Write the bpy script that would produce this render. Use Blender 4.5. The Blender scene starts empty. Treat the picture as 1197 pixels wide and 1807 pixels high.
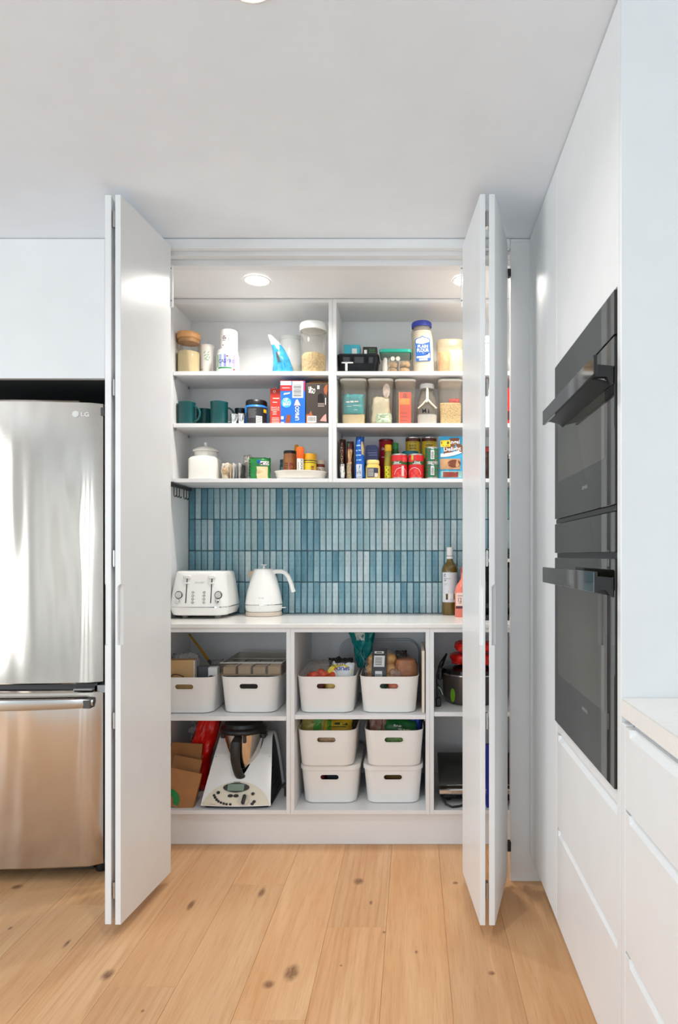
import bpy, bmesh, math, random
from mathutils import Vector, Matrix, noise
random.seed(7)
S = bpy.context.scene
C = bpy.context.collection
PI = math.pi

# ------------------------------------------------------------------ camera, world, light, exposure
F, VX, VY, E = 1170.0, 729.0, 980.0, 1.216      # focal length and principal point of the 1197x1807 frame, eye height
cd = bpy.data.cameras.new('camera'); cam = bpy.data.objects.new('camera', cd); C.objects.link(cam)
cam.location = (0, 0, E); cam.rotation_euler = (PI/2, 0, 0)
cd.sensor_width = 36; cd.lens = 36*F/1807
cd.shift_x = (598.5-VX)/1807; cd.shift_y = (VY-903.5)/1807
cd.clip_start = .02
S.camera = cam
W = bpy.data.worlds.new('world'); S.world = W; W.use_nodes = True
bg = W.node_tree.nodes['Background']; bg.inputs[0].default_value = (.80, .92, 1, 1); bg.inputs[1].default_value = .8
def area(name, loc, rot, sx, sy, power, col=(1, 1, 1), spread=180, shape='RECTANGLE'):
    l = bpy.data.lights.new(name, 'AREA'); l.shape = shape; l.size = sx; l.size_y = sy; l.energy = power; l.color = col
    l.spread = math.radians(spread)
    o = bpy.data.objects.new(name, l); C.objects.link(o); o.location = loc; o.rotation_euler = rot
    return o
# fill lamps in added windows, unseen behind and left of the camera
ADDED_WIN_BACK = [(-3.1, -1.9), (-1.45, -.25), (.25, 1.0)]
for a, b in ADDED_WIN_BACK:
    area('window_daylight', ((a+b)/2, -6.22, 1.2), (PI/2, 0, 0), b-a, 2.1, 32*(b-a), (.85, .938, 1))
area('window_daylight', (-3.52, -.1, 1.25), (PI/2, 0, -PI/2), 2.6, 2.0, 62, (.85, .938, 1))
S.view_settings.view_transform = 'Standard'; S.view_settings.look = 'None'
S.view_settings.gamma = 1; S.view_settings.use_curve_mapping = False
S.view_settings.exposure = 0.1
S.cycles.use_denoising = True
S.cycles.max_bounces = 10; S.cycles.diffuse_bounces = 6; S.cycles.glossy_bounces = 5; S.cycles.transparent_max_bounces = 24
S.cycles.caustics_reflective = False; S.cycles.caustics_refractive = False
S.cycles.sample_clamp_indirect = 8

# ------------------------------------------------------------------ helpers: coordinates
def X(px, Y): return (px-VX)*Y/F
def Z(py, Y): return E+(VY-py)*Y/F
def L(n, Y): return n*Y/F

# ------------------------------------------------------------------ helpers: materials
def lin(c):
    c = c/255
    return c/12.92 if c <= .04045 else ((c+.055)/1.055)**2.4
def rgb(c): return (lin(c[0]), lin(c[1]), lin(c[2]), 1)
MATS = {}
def M(name, c, rough=.5, metal=0, spec=.5, coat=0, bump=0, bs=60, var=0, vs=8, stretch=None, emit=0, obcol=False, sss=0):
    if name in MATS: return MATS[name]
    m = bpy.data.materials.new(name); m.use_nodes = True; N = m.node_tree.nodes; K = m.node_tree.links
    p = N['Principled BSDF']; p.inputs['Base Color'].default_value = rgb(c); p.inputs['Roughness'].default_value = rough
    p.inputs['Metallic'].default_value = metal; p.inputs['Specular IOR Level'].default_value = spec
    p.inputs['Coat Weight'].default_value = coat; p.inputs['Coat Roughness'].default_value = .05
    tc = N.new('ShaderNodeTexCoord'); mp = N.new('ShaderNodeMapping'); K.new(tc.outputs['Object'], mp.inputs['Vector'])
    if stretch: mp.inputs['Scale'].default_value = stretch
    n = N.new('ShaderNodeTexNoise'); n.inputs['Scale'].default_value = vs; n.inputs['Detail'].default_value = 4
    K.new(mp.outputs[0], n.inputs['Vector'])
    v = max(var, .015)
    mx = N.new('ShaderNodeMix'); mx.data_type = 'RGBA'
    r = N.new('ShaderNodeMapRange'); r.inputs['From Min'].default_value = .3; r.inputs['From Max'].default_value = .7
    K.new(n.outputs['Fac'], r.inputs['Value']); K.new(r.outputs[0], mx.inputs[0])
    b = rgb(c); mx.inputs[6].default_value = tuple(x*(1-v) for x in b[:3])+(1,); mx.inputs[7].default_value = tuple(min(1, x*(1+v)) for x in b[:3])+(1,)
    out = mx.outputs[2]
    if obcol:
        oi = N.new('ShaderNodeObjectInfo'); m2 = N.new('ShaderNodeMix'); m2.data_type = 'RGBA'; m2.blend_type = 'MULTIPLY'; m2.inputs[0].default_value = 1
        K.new(out, m2.inputs[6]); K.new(oi.outputs['Color'], m2.inputs[7]); out = m2.outputs[2]
    K.new(out, p.inputs['Base Color'])
    if bump:
        n2 = N.new('ShaderNodeTexNoise'); n2.inputs['Scale'].default_value = bs; n2.inputs['Detail'].default_value = 3; K.new(mp.outputs[0], n2.inputs['Vector'])
        bp = N.new('ShaderNodeBump'); bp.inputs['Strength'].default_value = bump; bp.inputs['Distance'].default_value = .01
        K.new(n2.outputs['Fac'], bp.inputs['Height']); K.new(bp.outputs[0], p.inputs['Normal'])
    if emit:
        p.inputs['Emission Color'].default_value = rgb(c); p.inputs['Emission Strength'].default_value = emit
    MATS[name] = m
    return m
def clear(name, tint=(255, 255, 255), haze=0, hazecol=(255, 255, 255), gloss=.5, rough=.04, bump=0, bs=60):
    """thin clear or frosted plastic / glass: see-through, with a reflecting skin and some cloudiness"""
    if name in MATS: return MATS[name]
    m = bpy.data.materials.new(name); m.use_nodes = True; N = m.node_tree.nodes; K = m.node_tree.links
    N.remove(N['Principled BSDF']); out = N['Material Output']
    t = N.new('ShaderNodeBsdfTransparent'); t.inputs[0].default_value = rgb(tint)
    d = N.new('ShaderNodeBsdfDiffuse'); d.inputs[0].default_value = rgb(hazecol)
    g = N.new('ShaderNodeBsdfGlossy'); g.inputs['Roughness'].default_value = rough
    m1 = N.new('ShaderNodeMixShader'); m1.inputs[0].default_value = haze
    K.new(t.outputs[0], m1.inputs[1]); K.new(d.outputs[0], m1.inputs[2])
    lw = N.new('ShaderNodeLayerWeight'); lw.inputs['Blend'].default_value = .25
    mu = N.new('ShaderNodeMath'); mu.operation = 'MULTIPLY'; mu.inputs[1].default_value = gloss; K.new(lw.outputs['Fresnel'], mu.inputs[0])
    m2 = N.new('ShaderNodeMixShader'); K.new(mu.outputs[0], m2.inputs[0]); K.new(m1.outputs[0], m2.inputs[1]); K.new(g.outputs[0], m2.inputs[2])
    if bump:
        n2 = N.new('ShaderNodeTexNoise'); n2.inputs['Scale'].default_value = bs
        tc = N.new('ShaderNodeTexCoord'); K.new(tc.outputs['Object'], n2.inputs['Vector'])
        bp = N.new('ShaderNodeBump'); bp.inputs['Strength'].default_value = bump; bp.inputs['Distance'].default_value = .01
        K.new(n2.outputs['Fac'], bp.inputs['Height']); K.new(bp.outputs[0], g.inputs['Normal']); K.new(bp.outputs[0], lw.inputs['Normal'])
    K.new(m2.outputs[0], out.inputs['Surface'])
    MATS[name] = m
    return m

# ------------------------------------------------------------------ helpers: mesh building
def rr(w, d, r, n=5, cx=0, cy=0, z=0):
    """rounded rectangle ring, counter-clockwise, in the xy plane at height z"""
    r = min(r, w/2-1e-5, d/2-1e-5); pts = []
    for sx, sy, a0 in ((1, 1, 0), (-1, 1, 90), (-1, -1, 180), (1, -1, 270)):
        for k in range(n+1):
            a = math.radians(a0+90*k/n)
            pts.append((cx+sx*(w/2-r)+r*math.cos(a), cy+sy*(d/2-r)+r*math.sin(a), z))
    return pts
def circ(r, n=32, cx=0, cy=0, z=0): return [(cx+r*math.cos(2*PI*k/n), cy+r*math.sin(2*PI*k/n), z) for k in range(n)]
class MB:
    def __init__(s): s.v = []; s.f = []
    def add(s, vs, fs):
        o = len(s.v); s.v += [tuple(p) for p in vs]; s.f += [tuple(i+o for i in f) for f in fs]; return s
    def box(s, x0, y0, z0, x1, y1, z1):
        x0, x1 = sorted((x0, x1)); y0, y1 = sorted((y0, y1)); z0, z1 = sorted((z0, z1))
        return s.add([(x0,y0,z0),(x1,y0,z0),(x1,y1,z0),(x0,y1,z0),(x0,y0,z1),(x1,y0,z1),(x1,y1,z1),(x0,y1,z1)],
                     [(0,3,2,1),(4,5,6,7),(0,1,5,4),(1,2,6,5),(2,3,7,6),(3,0,4,7)])
    def bbox(s, x0, y0, z0, x1, y1, z1, b=.0015):
        """box with small bevels on every edge"""
        x0, x1 = sorted((x0, x1)); y0, y1 = sorted((y0, y1)); z0, z1 = sorted((z0, z1))
        w, d = x1-x0, y1-y0; cx, cy = (x0+x1)/2, (y0+y1)/2
        b = min(b, w/2.5, d/2.5, (z1-z0)/2.5)
        R = [rr(w-2*b, d-2*b, 1e-5, 1, cx, cy, z0), rr(w, d, b, 1, cx, cy, z0+b), rr(w, d, b, 1, cx, cy, z1-b), rr(w-2*b, d-2*b, 1e-5, 1, cx, cy, z1)]
        return s.loft(R)
    def rbox(s, cx, cy, z0, w, d, h, r, b=.003, n=5):
        R = [rr(w-2*b, d-2*b, max(r-b, 1e-4), n, cx, cy, z0), rr(w-.6*b, d-.6*b, r, n, cx, cy, z0+.3*b), rr(w, d, r, n, cx, cy, z0+b),
             rr(w, d, r, n, cx, cy, z0+h-b), rr(w-.6*b, d-.6*b, r, n, cx, cy, z0+h-.3*b), rr(w-2*b, d-2*b, max(r-b, 1e-4), n, cx, cy, z0+h)]
        return s.loft(R)
    def loft(s, rings, cap0=True, cap1=True, closed=True):
        n = len(rings[0]); o = len(s.v)
        for r in rings: s.v += [tuple(p) for p in r]
        m = n if closed else n-1
        for i in range(len(rings)-1):
            a, b = o+i*n, o+(i+1)*n
            for k in range(m):
                j = (k+1) % n; s.f.append((a+k, a+j, b+j, b+k))
        if cap0: s.f.append(tuple(o+k for k in range(n-1, -1, -1)))
        if cap1: s.f.append(tuple(o+(len(rings)-1)*n+k for k in range(n)))
        return s
    def lathe(s, prof, cx=0, cy=0, n=32, cap0=True, cap1=True, z=0):
        return s.loft([circ(max(r, 1e-4), n, cx, cy, z+h) for r, h in prof], cap0, cap1)
    def cyl(s, p, q, r, n=12, r2=None):
        p, q = Vector(p), Vector(q); d = (q-p).normalized(); a = d.orthogonal().normalized(); b = d.cross(a); r2 = r if r2 is None else r2
        ring = lambda c, t: [c+(a*math.cos(2*PI*k/n)+b*math.sin(2*PI*k/n))*t for k in range(n)]
        return s.loft([ring(p, r), ring(q, r2)])
    def tube(s, pts, r, n=8, closed=False):
        P = [Vector(p) for p in pts]; rings = []; a = None; m = len(P)
        rad = r if isinstance(r, (list, tuple)) else [r]*m
        for i, p in enumerate(P):
            if closed: d = (P[(i+1) % m]-P[i-1]).normalized()
            else: d = (P[min(i+1, m-1)]-P[max(i-1, 0)]).normalized()
            a = d.orthogonal().normalized() if a is None else (a-d*a.dot(d)).normalized()
            b = d.cross(a)
            rings.append([p+(a*math.cos(2*PI*k/n)+b*math.sin(2*PI*k/n))*rad[i] for k in range(n)])
        if closed: rings.append(rings[0]); return s.loft(rings, False, False)
        return s.loft(rings)
    def prism(s, pts, axis, a, b):
        """2-D outline extruded along an axis: axis 'y' takes (x,z), 'x' takes (y,z), 'z' takes (x,y)"""
        put = {'y': lambda u, v, t: (u, t, v), 'x': lambda u, v, t: (t, u, v), 'z': lambda u, v, t: (u, v, t)}[axis]
        return s.loft([[put(u, v, a) for u, v in pts], [put(u, v, b) for u, v in pts]])
    def grid(s, fn, nu, nv):
        o = len(s.v)
        for j in range(nv+1):
            for i in range(nu+1): s.v.append(tuple(fn(i/nu, j/nv)))
        for j in range(nv):
            for i in range(nu):
                a = o+j*(nu+1)+i; s.f.append((a, a+1, a+nu+2, a+nu+1))
        return s
    def rect(s, u0, v0, u1, v1, fn, n=1):
        return s.grid(lambda a, b: fn(u0+(u1-u0)*a, v0+(v1-v0)*b), n, 1)
    def poly(s, pts, fn):
        return s.add([fn(u, v) for u, v in pts], [tuple(range(len(pts)))])
    def disc(s, u, v, r, fn, n=20, rv=None):
        rv = rv or r
        return s.poly([(u+r*math.cos(2*PI*k/n), v+rv*math.sin(2*PI*k/n)) for k in range(n)], fn)
    def ring(s, u, v, r0, r1, fn, n=20, a0=0, a1=2*PI):
        return s.grid(lambda a, b: fn(u+(r0+(r1-r0)*b)*math.cos(a0+(a1-a0)*a), v+(r0+(r1-r0)*b)*math.sin(a0+(a1-a0)*a)), n, 1)
    def text(s, body, u, v, w, h, fn, rot=0, bold=.0):
        """lettering centred on (u, v), w wide and h high on the surface fn"""
        vs, fs = text_mesh(body, bold)
        x0 = min(p[0] for p in vs); x1 = max(p[0] for p in vs); y0 = min(p[1] for p in vs); y1 = max(p[1] for p in vs)
        c, q = math.cos(rot), math.sin(rot); P = []
        for p in vs:
            a = ((p[0]-x0)/(x1-x0)-.5)*w; b = ((p[1]-y0)/(y1-y0)-.5)*h
            P.append(fn(u+a*c-b*q, v+a*q+b*c))
        return s.add(P, fs)
    def xf(s, mat):
        s.v = [tuple(mat @ Vector(p)) for p in s.v]; return s
    def build(s, name, mat, parent=None, smooth=40):
        me = bpy.data.meshes.new(name); me.from_pydata(s.v, [], s.f); me.materials.append(mat)
        me.shade_smooth(); me.set_sharp_from_angle(angle=math.radians(smooth))
        o = bpy.data.objects.new(name, me); C.objects.link(o)
        if parent: o.parent = parent
        return o
TXT = {}
def text_mesh(body, bold):
    k = (body, bold)
    if k not in TXT:
        c = bpy.data.curves.new('lettering', 'FONT'); c.body = body; c.resolution_u = 3; c.offset = bold*.4
        o = bpy.data.objects.new('lettering', c); C.objects.link(o)
        dg = bpy.context.evaluated_depsgraph_get()
        me = bpy.data.meshes.new_from_object(o.evaluated_get(dg))
        TXT[k] = ([tuple(p.co) for p in me.vertices], [tuple(f.vertices) for f in me.polygons])
        bpy.data.objects.remove(o); bpy.data.meshes.remove(me)
    return TXT[k]
def flat(y, x0=0, z0=0): return lambda u, v: (x0+u, y, z0+v)                       # front plane facing the room
def cylf(r, x0=0, y0=0, z0=0): return lambda u, v: (x0+r*math.sin(u/r), y0-r*math.cos(u/r), z0+v)
def tag(o, label, cat=None, group=None, kind=None):
    o['label'] = label
    if cat: o['category'] = cat
    if group: o['group'] = group
    if kind: o['kind'] = kind
    return o
def thing(name, label, cat, loc=(0, 0, 0), rz=0, group=None, kind=None):
    o = bpy.data.objects.new(name, None); C.objects.link(o); o.empty_display_size = .05
    o.location = loc; o.rotation_euler = (0, 0, rz)
    return tag(o, label, cat, group, kind)
def solo(name, mb, mat, label, cat, loc=(0, 0, 0), rz=0, group=None, kind=None):
    o = mb.build(name, mat); o.location = loc; o.rotation_euler = (0, 0, rz)
    return tag(o, label, cat, group, kind)
def copy_tree(o, loc=None, label=None, rz=None, parent=None):
    c = o.copy(); C.objects.link(c)
    if parent: c.parent = parent
    if loc is not None: c.location = loc
    if rz is not None: c.rotation_euler = (0, 0, rz)
    if label: c['label'] = label
    for ch in list(o.children): copy_tree(ch, parent=c)
    return c
def cut(o, *cutters):
    """real hole: subtract the cutter meshes from the object's mesh"""
    tmp = []
    for k in cutters:
        bm = bmesh.new()
        me = bpy.data.meshes.new('cutter'); me.from_pydata(k.v, [], k.f); bm.from_mesh(me); bmesh.ops.recalc_face_normals(bm, faces=bm.faces); bm.to_mesh(me); bm.free()
        q = bpy.data.objects.new('cutter', me); C.objects.link(q); tmp.append(q)
        md = o.modifiers.new('hole', 'BOOLEAN'); md.object = q; md.operation = 'DIFFERENCE'; md.solver = 'EXACT'
    dg = bpy.context.evaluated_depsgraph_get()
    me = bpy.data.meshes.new_from_object(o.evaluated_get(dg))
    o.modifiers.clear(); old = o.data; o.data = me; me.name = old.name
    for q in tmp: bpy.data.objects.remove(q)
    me.shade_smooth(); me.set_sharp_from_angle(angle=math.radians(35))
    return o
def stadium(w, h, n=8, u=0, v=0):
    r = h/2
    return [(u+w/2-r+r*math.cos(a), v+r*math.sin(a)) for a in [-PI/2+PI*k/n for k in range(n+1)]] + \
           [(u-w/2+r+r*math.cos(a), v+r*math.sin(a)) for a in [PI/2+PI*k/n for k in range(n+1)]]
def bag(w, h, d, seed=0, crease=.006, nu=14, nv=16, lean=0, bend=0, top=1.0, bot=1.0, seal=.06):
    """soft packet standing on z=0: pillow thickness, sealed top and bottom, crumpled skin"""
    mb = MB()
    def P(a, b, side):
        u, v = 2*a-1, 2*b-1
        t = max(0, 1-abs(u)**2.6)**.5*max(0, 1-max(0, abs(v)-(1-1)/1)**6)**.5
        k = bot+(top-bot)*b
        n = noise.noise(Vector((u*2.2+seed*3.1, v*2.6-seed, side*1.7+seed)))
        n2 = noise.noise(Vector((u*6+seed, v*6, side*3-seed)))
        e = (1-abs(u)**4)*(1-abs(v)**8)
        x = w/2*u*k+n*crease*.6+bend*h*b*b
        y = side*(d/2*t+(n*crease+n2*crease*.6)*e)+lean*h*b
        z = h*b+(n*crease*.5*(1-abs(v)) + noise.noise(Vector((u*3+seed, 5, side*.0)))*crease*1.2*b)
        return (x, y, max(0, z))
    mb.grid(lambda a, b: P(a, b, -1), nu, nv)
    mb.grid(lambda a, b: P(1-a, b, 1), nu, nv)
    return mb
def bagfront(w, h, d, seed, crease, lean=0, bend=0, top=1.0, bot=1.0, lift=.0012):
    """surface map on the front of such a bag: u across, v up, for its print"""
    def fn(u, v):
        b = min(1, max(0, v/h)); k = bot+(top-bot)*b
        a_ = max(-1, min(1, u/(w/2*k))); vv = 2*b-1
        t = max(0, 1-abs(a_)**2.6)**.5*max(0, 1-abs(vv)**6)**.5
        n = noise.noise(Vector((a_*2.2+seed*3.1, vv*2.6-seed, -1.7+seed))); n2 = noise.noise(Vector((a_*6+seed, vv*6, -3-seed)))
        e = (1-abs(a_)**4)*(1-abs(vv)**8)
        return (w/2*a_*k+n*crease*.6+bend*h*b*b, -(d/2*t+(n*crease+n2*crease*.6)*e)-lift+lean*h*b, h*b)
    return fn
def patch(mb, u0, v0, u1, v1, fn, nu=6, nv=6):
    return mb.grid(lambda a, b: fn(u0+(u1-u0)*a, v0+(v1-v0)*b), nu, nv)

# ------------------------------------------------------------------ shared materials
white = M('white_satin_lacquer', (229, 231, 232), .3, spec=.45)
white_matt = M('white_matt_lacquer', (229, 231, 232), .46, spec=.4)
white_in = M('white_melamine', (229, 230, 231), .42)
wall_paint = M('white_wall_paint', (236, 236, 236), .75, bump=.02, bs=220)
ceil_paint = M('ceiling_paint', (234, 240, 246), .9, bump=.02, bs=220)
stone = M('white_stone_top', (236, 234, 230), .22, var=.02, vs=90)
black = M('black_plastic', (22, 22, 23), .4)
black_gloss = M('black_gloss', (10, 10, 11), .08, spec=.6)
steel = M('polished_steel', (205, 203, 200), .16, metal=1)
chrome = M('chrome', (225, 225, 225), .08, metal=1)
grey = M('grey_plastic', (150, 152, 154), .5)
white_pl = M('white_plastic', (238, 237, 234), .35)
cream = M('cream_plastic', (232, 224, 208), .45)
red = M('red_print', (196, 32, 34), .4)
yellow = M('yellow_print', (236, 196, 40), .4)
green = M('green_print', (24, 120, 62), .4)
blue = M('blue_print', (26, 92, 190), .4)
navy = M('navy_print', (34, 52, 110), .4)
inkw = M('white_ink', (240, 240, 238), .5)
inkb = M('black_ink', (26, 24, 24), .5)
inkg = M('grey_ink', (150, 150, 150), .5)
orange = M('orange_print', (232, 110, 34), .4)
brown = M('brown_print', (84, 46, 28), .5)

# ------------------------------------------------------------------ the setting
def struct(name, mb, mat, label, parent=None):
    o = mb.build(name, mat, parent)
    if not parent: tag(o, label, None, None, 'structure')
    return o
CEIL = 2.4
struct('ceiling', MB().box(-3.5, -6.2, CEIL, 1.2, 2.56, 2.48), ceil_paint, 'flat white plasterboard ceiling over the kitchen')
wb = struct('wall_back', MB().box(-3.5, 3.262, 0, 1.2, 3.36, CEIL), wall_paint, 'far wall with a blue tiled splashback inside the pantry')
struct('wall_left', MB().box(-3.6, -6.2, 0, -3.5, -1.4, 2.48).box(-3.6, 1.2, 0, -3.5, 3.36, 2.48).box(-3.6, -1.4, 0, -3.5, 1.2, .2).box(-3.6, -1.4, 2.28, -3.5, 1.2, 2.48), wall_paint, 'side wall of the kitchen left of the fridge')
struct('wall_right', MB().box(1.06, -6.2, 0, 1.2, 3.36, CEIL), wall_paint, 'side wall behind the white oven cabinets')
wf = MB(); xs = [-3.6]+[t for ab in ADDED_WIN_BACK for t in ab]+[1.2]
for i in range(0, len(xs), 2): wf.box(xs[i], -6.3, 0, xs[i+1], -6.2, 2.48)
for a, b in ADDED_WIN_BACK: wf.box(a, -6.3, 0, b, -6.2, .15).box(a, -6.3, 2.25, b, -6.2, 2.48)
struct('wall_front', wf, M('taupe_wall_paint', (158, 146, 136), .8), 'kitchen wall with tall windows facing the pantry')  # unseen wall, toned darker to put bands into the fridge reflection
frame_m = M('window_frame_white', (235, 235, 235), .4)
wi = 0
for a, b in ADDED_WIN_BACK:
    wi += 1
    m = MB().box(a, -6.28, .15, a+.05, -6.22, 2.25).box(b-.05, -6.28, .15, b, -6.22, 2.25).box(a+.05, -6.28, .15, b-.05, -6.22, .2).box(a+.05, -6.28, 2.2, b-.05, -6.22, 2.25)
    struct('window_%d' % wi, m, frame_m, 'tall white framed window number %d facing the pantry' % wi)  # frames of the unseen windows added around the fill lamps
struct('wall_pantry_left', MB().box(-1.146, 2.475, 0, -1.102, 3.262, CEIL), white_in, 'white partition between the fridge niche and the pantry')
struct('wall_pantry_right', MB().box(.562, 2.52, 0, .60, 3.262, CEIL), white_in, 'white side wall at the right end of the pantry')
pc = struct('ceiling_pantry', MB().box(-1.1, 2.50, 2.3765, .56, 3.262, 2.398), white_in, 'low white ceiling of the pantry with round downlights')
struct('trim_1', MB().bbox(-3.5, 2.474, 1.876, -1.15, 2.50, 2.398), white, 'white bulkhead panel above the stainless fridge')
struct('trim_7', MB().box(-3.5, 2.5005, 1.88, -1.148, 3.262, 1.90), M('niche_lining_dark', (58, 60, 60), .6), 'dark lining board over the top of the fridge niche')  # dark colour stands in for the shade of the unlit niche
struct('window_4', MB().box(-3.58, -1.4, .2, -3.54, -1.35, 2.28).box(-3.58, 1.15, .2, -3.54, 1.2, 2.28).box(-3.58, -1.35, .2, -3.54, 1.15, .25).box(-3.58, -1.35, 2.23, -3.54, 1.15, 2.28), M('window_frame_white', (235, 235, 235), .4), 'wide white framed window in the side wall left of the fridge')  # unseen side window, added around its fill lamp
struct('trim_2', MB().bbox(-1.148, 2.474, 2.362, .3635, 2.4985, 2.398), white, 'white header strip above the pantry opening')
struct('trim_3', MB().bbox(-1.06, 2.4995, 2.346, .56, 2.535, 2.3755).bbox(-1.06, 2.5355, 2.323, .56, 2.575, 2.3755), M('track_white', (222, 223, 224), .4), 'stepped white door track under the header')
struct('trim_4', MB().bbox(-1.148, 2.4735, 0, -1.062, 2.4995, 2.361), white, 'white jamb at the left of the pantry opening')
struct('trim_5', MB().bbox(.364, 2.4735, 0, .60, 2.50, 2.384), white, 'tall white filler panel at the right of the folding doors')
struct('baseboard_back', MB().box(-1.10, 2.79, .001, .56, 2.806, .136), white, 'white kickboard under the open pantry shelves')
struct('baseboard_right', MB().box(.492, -.6, .001, .51, 2.473, .106), white, 'recessed white kickboard below the oven cabinets')

struct('trim_6', MB().bbox(.364, 2.476, 2.3845, .60, 2.4985, 2.398), white, 'narrow white strip between the filler panel and the ceiling')

# floor: oak planks, each one a part
def wood():
    m = bpy.data.materials.new('oak_plank'); m.use_nodes = True; N = m.node_tree.nodes; K = m.node_tree.links
    p = N['Principled BSDF']; p.inputs['Roughness'].default_value = .42; p.inputs['Specular IOR Level'].default_value = .35
    g = N.new('ShaderNodeNewGeometry'); oi = N.new('ShaderNodeObjectInfo')
    off = N.new('ShaderNodeVectorMath'); off.operation = 'MULTIPLY_ADD'; off.inputs[1].default_value = (7, 13, 0); off.inputs[2].default_value = (0, 0, 0)
    cx = N.new('ShaderNodeCombineXYZ'); K.new(oi.outputs['Random'], cx.inputs[0]); K.new(oi.outputs['Random'], cx.inputs[1]); K.new(cx.outputs[0], off.inputs[0])
    ad = N.new('ShaderNodeVectorMath'); ad.operation = 'ADD'; K.new(g.outputs['Position'], ad.inputs[0]); K.new(off.outputs[0], ad.inputs[1])
    def noi(scale, sx, sy, det=4, dist=0):
        mp = N.new('ShaderNodeMapping'); mp.inputs['Scale'].default_value = (sx, sy, 1); K.new(ad.outputs[0], mp.inputs[0])
        n = N.new('ShaderNodeTexNoise'); n.inputs['Scale'].default_value = scale; n.inputs['Detail'].default_value = det; n.inputs['Distortion'].default_value = dist
        K.new(mp.outputs[0], n.inputs['Vector']); return n
    fine = noi(1, 260, 9, 5); mid = noi(1, 20, 1.5, 4, 1.5); broad = noi(1, 7, .9, 2)
    # cathedral figure: distorted rings
    wv = N.new('ShaderNodeTexWave'); wv.wave_type = 'BANDS'; wv.bands_direction = 'X'; wv.inputs['Scale'].default_value = 11; wv.inputs['Distortion'].default_value = 16; wv.inputs['Detail'].default_value = 2.5; wv.inputs['Detail Scale'].default_value = .45
    mp = N.new('ShaderNodeMapping'); mp.inputs['Scale'].default_value = (1, .11, 1); K.new(ad.outputs[0], mp.inputs[0]); K.new(mp.outputs[0], wv.inputs['Vector'])
    def mix(a, b, f, amount=1.0, lo=.3, hi=.7, mode='MIX'):
        r = N.new('ShaderNodeMapRange'); r.inputs[1].default_value = lo; r.inputs[2].default_value = hi; r.inputs[4].default_value = amount; K.new(f, r.inputs[0])
        x = N.new('ShaderNodeMix'); x.data_type = 'RGBA'; x.blend_type = mode; K.new(r.outputs[0], x.inputs[0])
        for s, q in ((6, a), (7, b)):
            if isinstance(q, tuple): x.inputs[s].default_value = rgb(q)
            else: K.new(q, x.inputs[s])
        return x.outputs[2]
    c = mix((222, 179, 135), (207, 156, 110), broad.outputs['Fac'])
    c = mix(c, (194, 136, 86), mid.outputs['Fac'], .42, .42, .72)
    msk = N.new('ShaderNodeMath'); msk.operation = 'GREATER_THAN'; msk.inputs[1].default_value = .62; K.new(oi.outputs['Random'], msk.inputs[0])
    wm = N.new('ShaderNodeMath'); wm.operation = 'MULTIPLY'; K.new(wv.outputs['Fac'], wm.inputs[0]); K.new(msk.outputs[0], wm.inputs[1])
    c = mix(c, (172, 118, 74), wm.outputs[0], .2, .55, 1.0)
    c = mix(c, (168, 112, 68), fine.outputs['Fac'], .36, .48, .8)
    # knots where the photographed boards have them
    last = None
    for px, py, rx, ry in KNOTS:
        Y = E*F/(py-VY); xk = X(px, Y)
        s = N.new('ShaderNodeVectorMath'); s.operation = 'SUBTRACT'; s.inputs[1].default_value = (xk, Y, 0); K.new(g.outputs['Position'], s.inputs[0])
        d = N.new('ShaderNodeVectorMath'); d.operation = 'MULTIPLY'; d.inputs[1].default_value = (1/rx, 1/ry, 0); K.new(s.outputs[0], d.inputs[0])
        l = N.new('ShaderNodeVectorMath'); l.operation = 'LENGTH'; K.new(d.outputs[0], l.inputs[0])
        r = N.new('ShaderNodeMapRange'); r.interpolation_type = 'SMOOTHSTEP'; r.inputs[1].default_value = 1.15; r.inputs[2].default_value = .3; K.new(l.outputs['Value'], r.inputs[0])
        if last is None: last = r.outputs[0]
        else:
            mm = N.new('ShaderNodeMath'); mm.operation = 'MAXIMUM'; K.new(last, mm.inputs[0]); K.new(r.outputs[0], mm.inputs[1]); last = mm.outputs[0]
    kn = noi(1, 90, 40, 3)
    km = N.new('ShaderNodeMath'); km.operation = 'MULTIPLY'; K.new(last, km.inputs[0])
    kr = N.new('ShaderNodeMapRange'); kr.inputs[1].default_value = .25; kr.inputs[2].default_value = .65; kr.inputs[3].default_value = .45; K.new(kn.outputs['Fac'], kr.inputs[0]); K.new(kr.outputs[0], km.inputs[1])
    c = mix(c, (104, 66, 44), km.outputs[0], .9, 0, 1)
    t = N.new('ShaderNodeMix'); t.data_type = 'RGBA'; t.blend_type = 'MULTIPLY'; t.inputs[0].default_value = 1; K.new(c, t.inputs[6]); K.new(oi.outputs['Color'], t.inputs[7])
    K.new(t.outputs[2], p.inputs['Base Color'])
    bp = N.new('ShaderNodeBump'); bp.inputs['Strength'].default_value = .06; bp.inputs['Distance'].default_value = .004; K.new(fine.outputs['Fac'], bp.inputs['Height']); K.new(bp.outputs[0], p.inputs['Normal'])
    return m
KNOTS = [(633, 1555, .022, .030), (515, 1716, .026, .045), (474, 1737, .019, .022), (337, 1597, .012, .04), (462, 1575, .014, .04), (655, 1593, .007, .016), (678, 1645, .006, .008), (190, 1720, .02, .03),
         (118, 1665, .008, .03), (735, 1680, .006, .01), (30, 1565, .022, .022), (804, 1558, .012, .012), (18, 1638, .007, .012), (252, 1784, .006, .008), (868, 1717, .012, .012), (602, 1704, .005, .006)]
oak = wood()
floor = struct('floor', MB().box(-3.5, -6.2, -.05, 1.2, 3.36, -.014), M('subfloor_shadow', (92, 62, 40), .8), 'wide pale oak plank floor with knots')  # plain dark brown slab below the planks
P0, PITCH = .106, .1935
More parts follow.
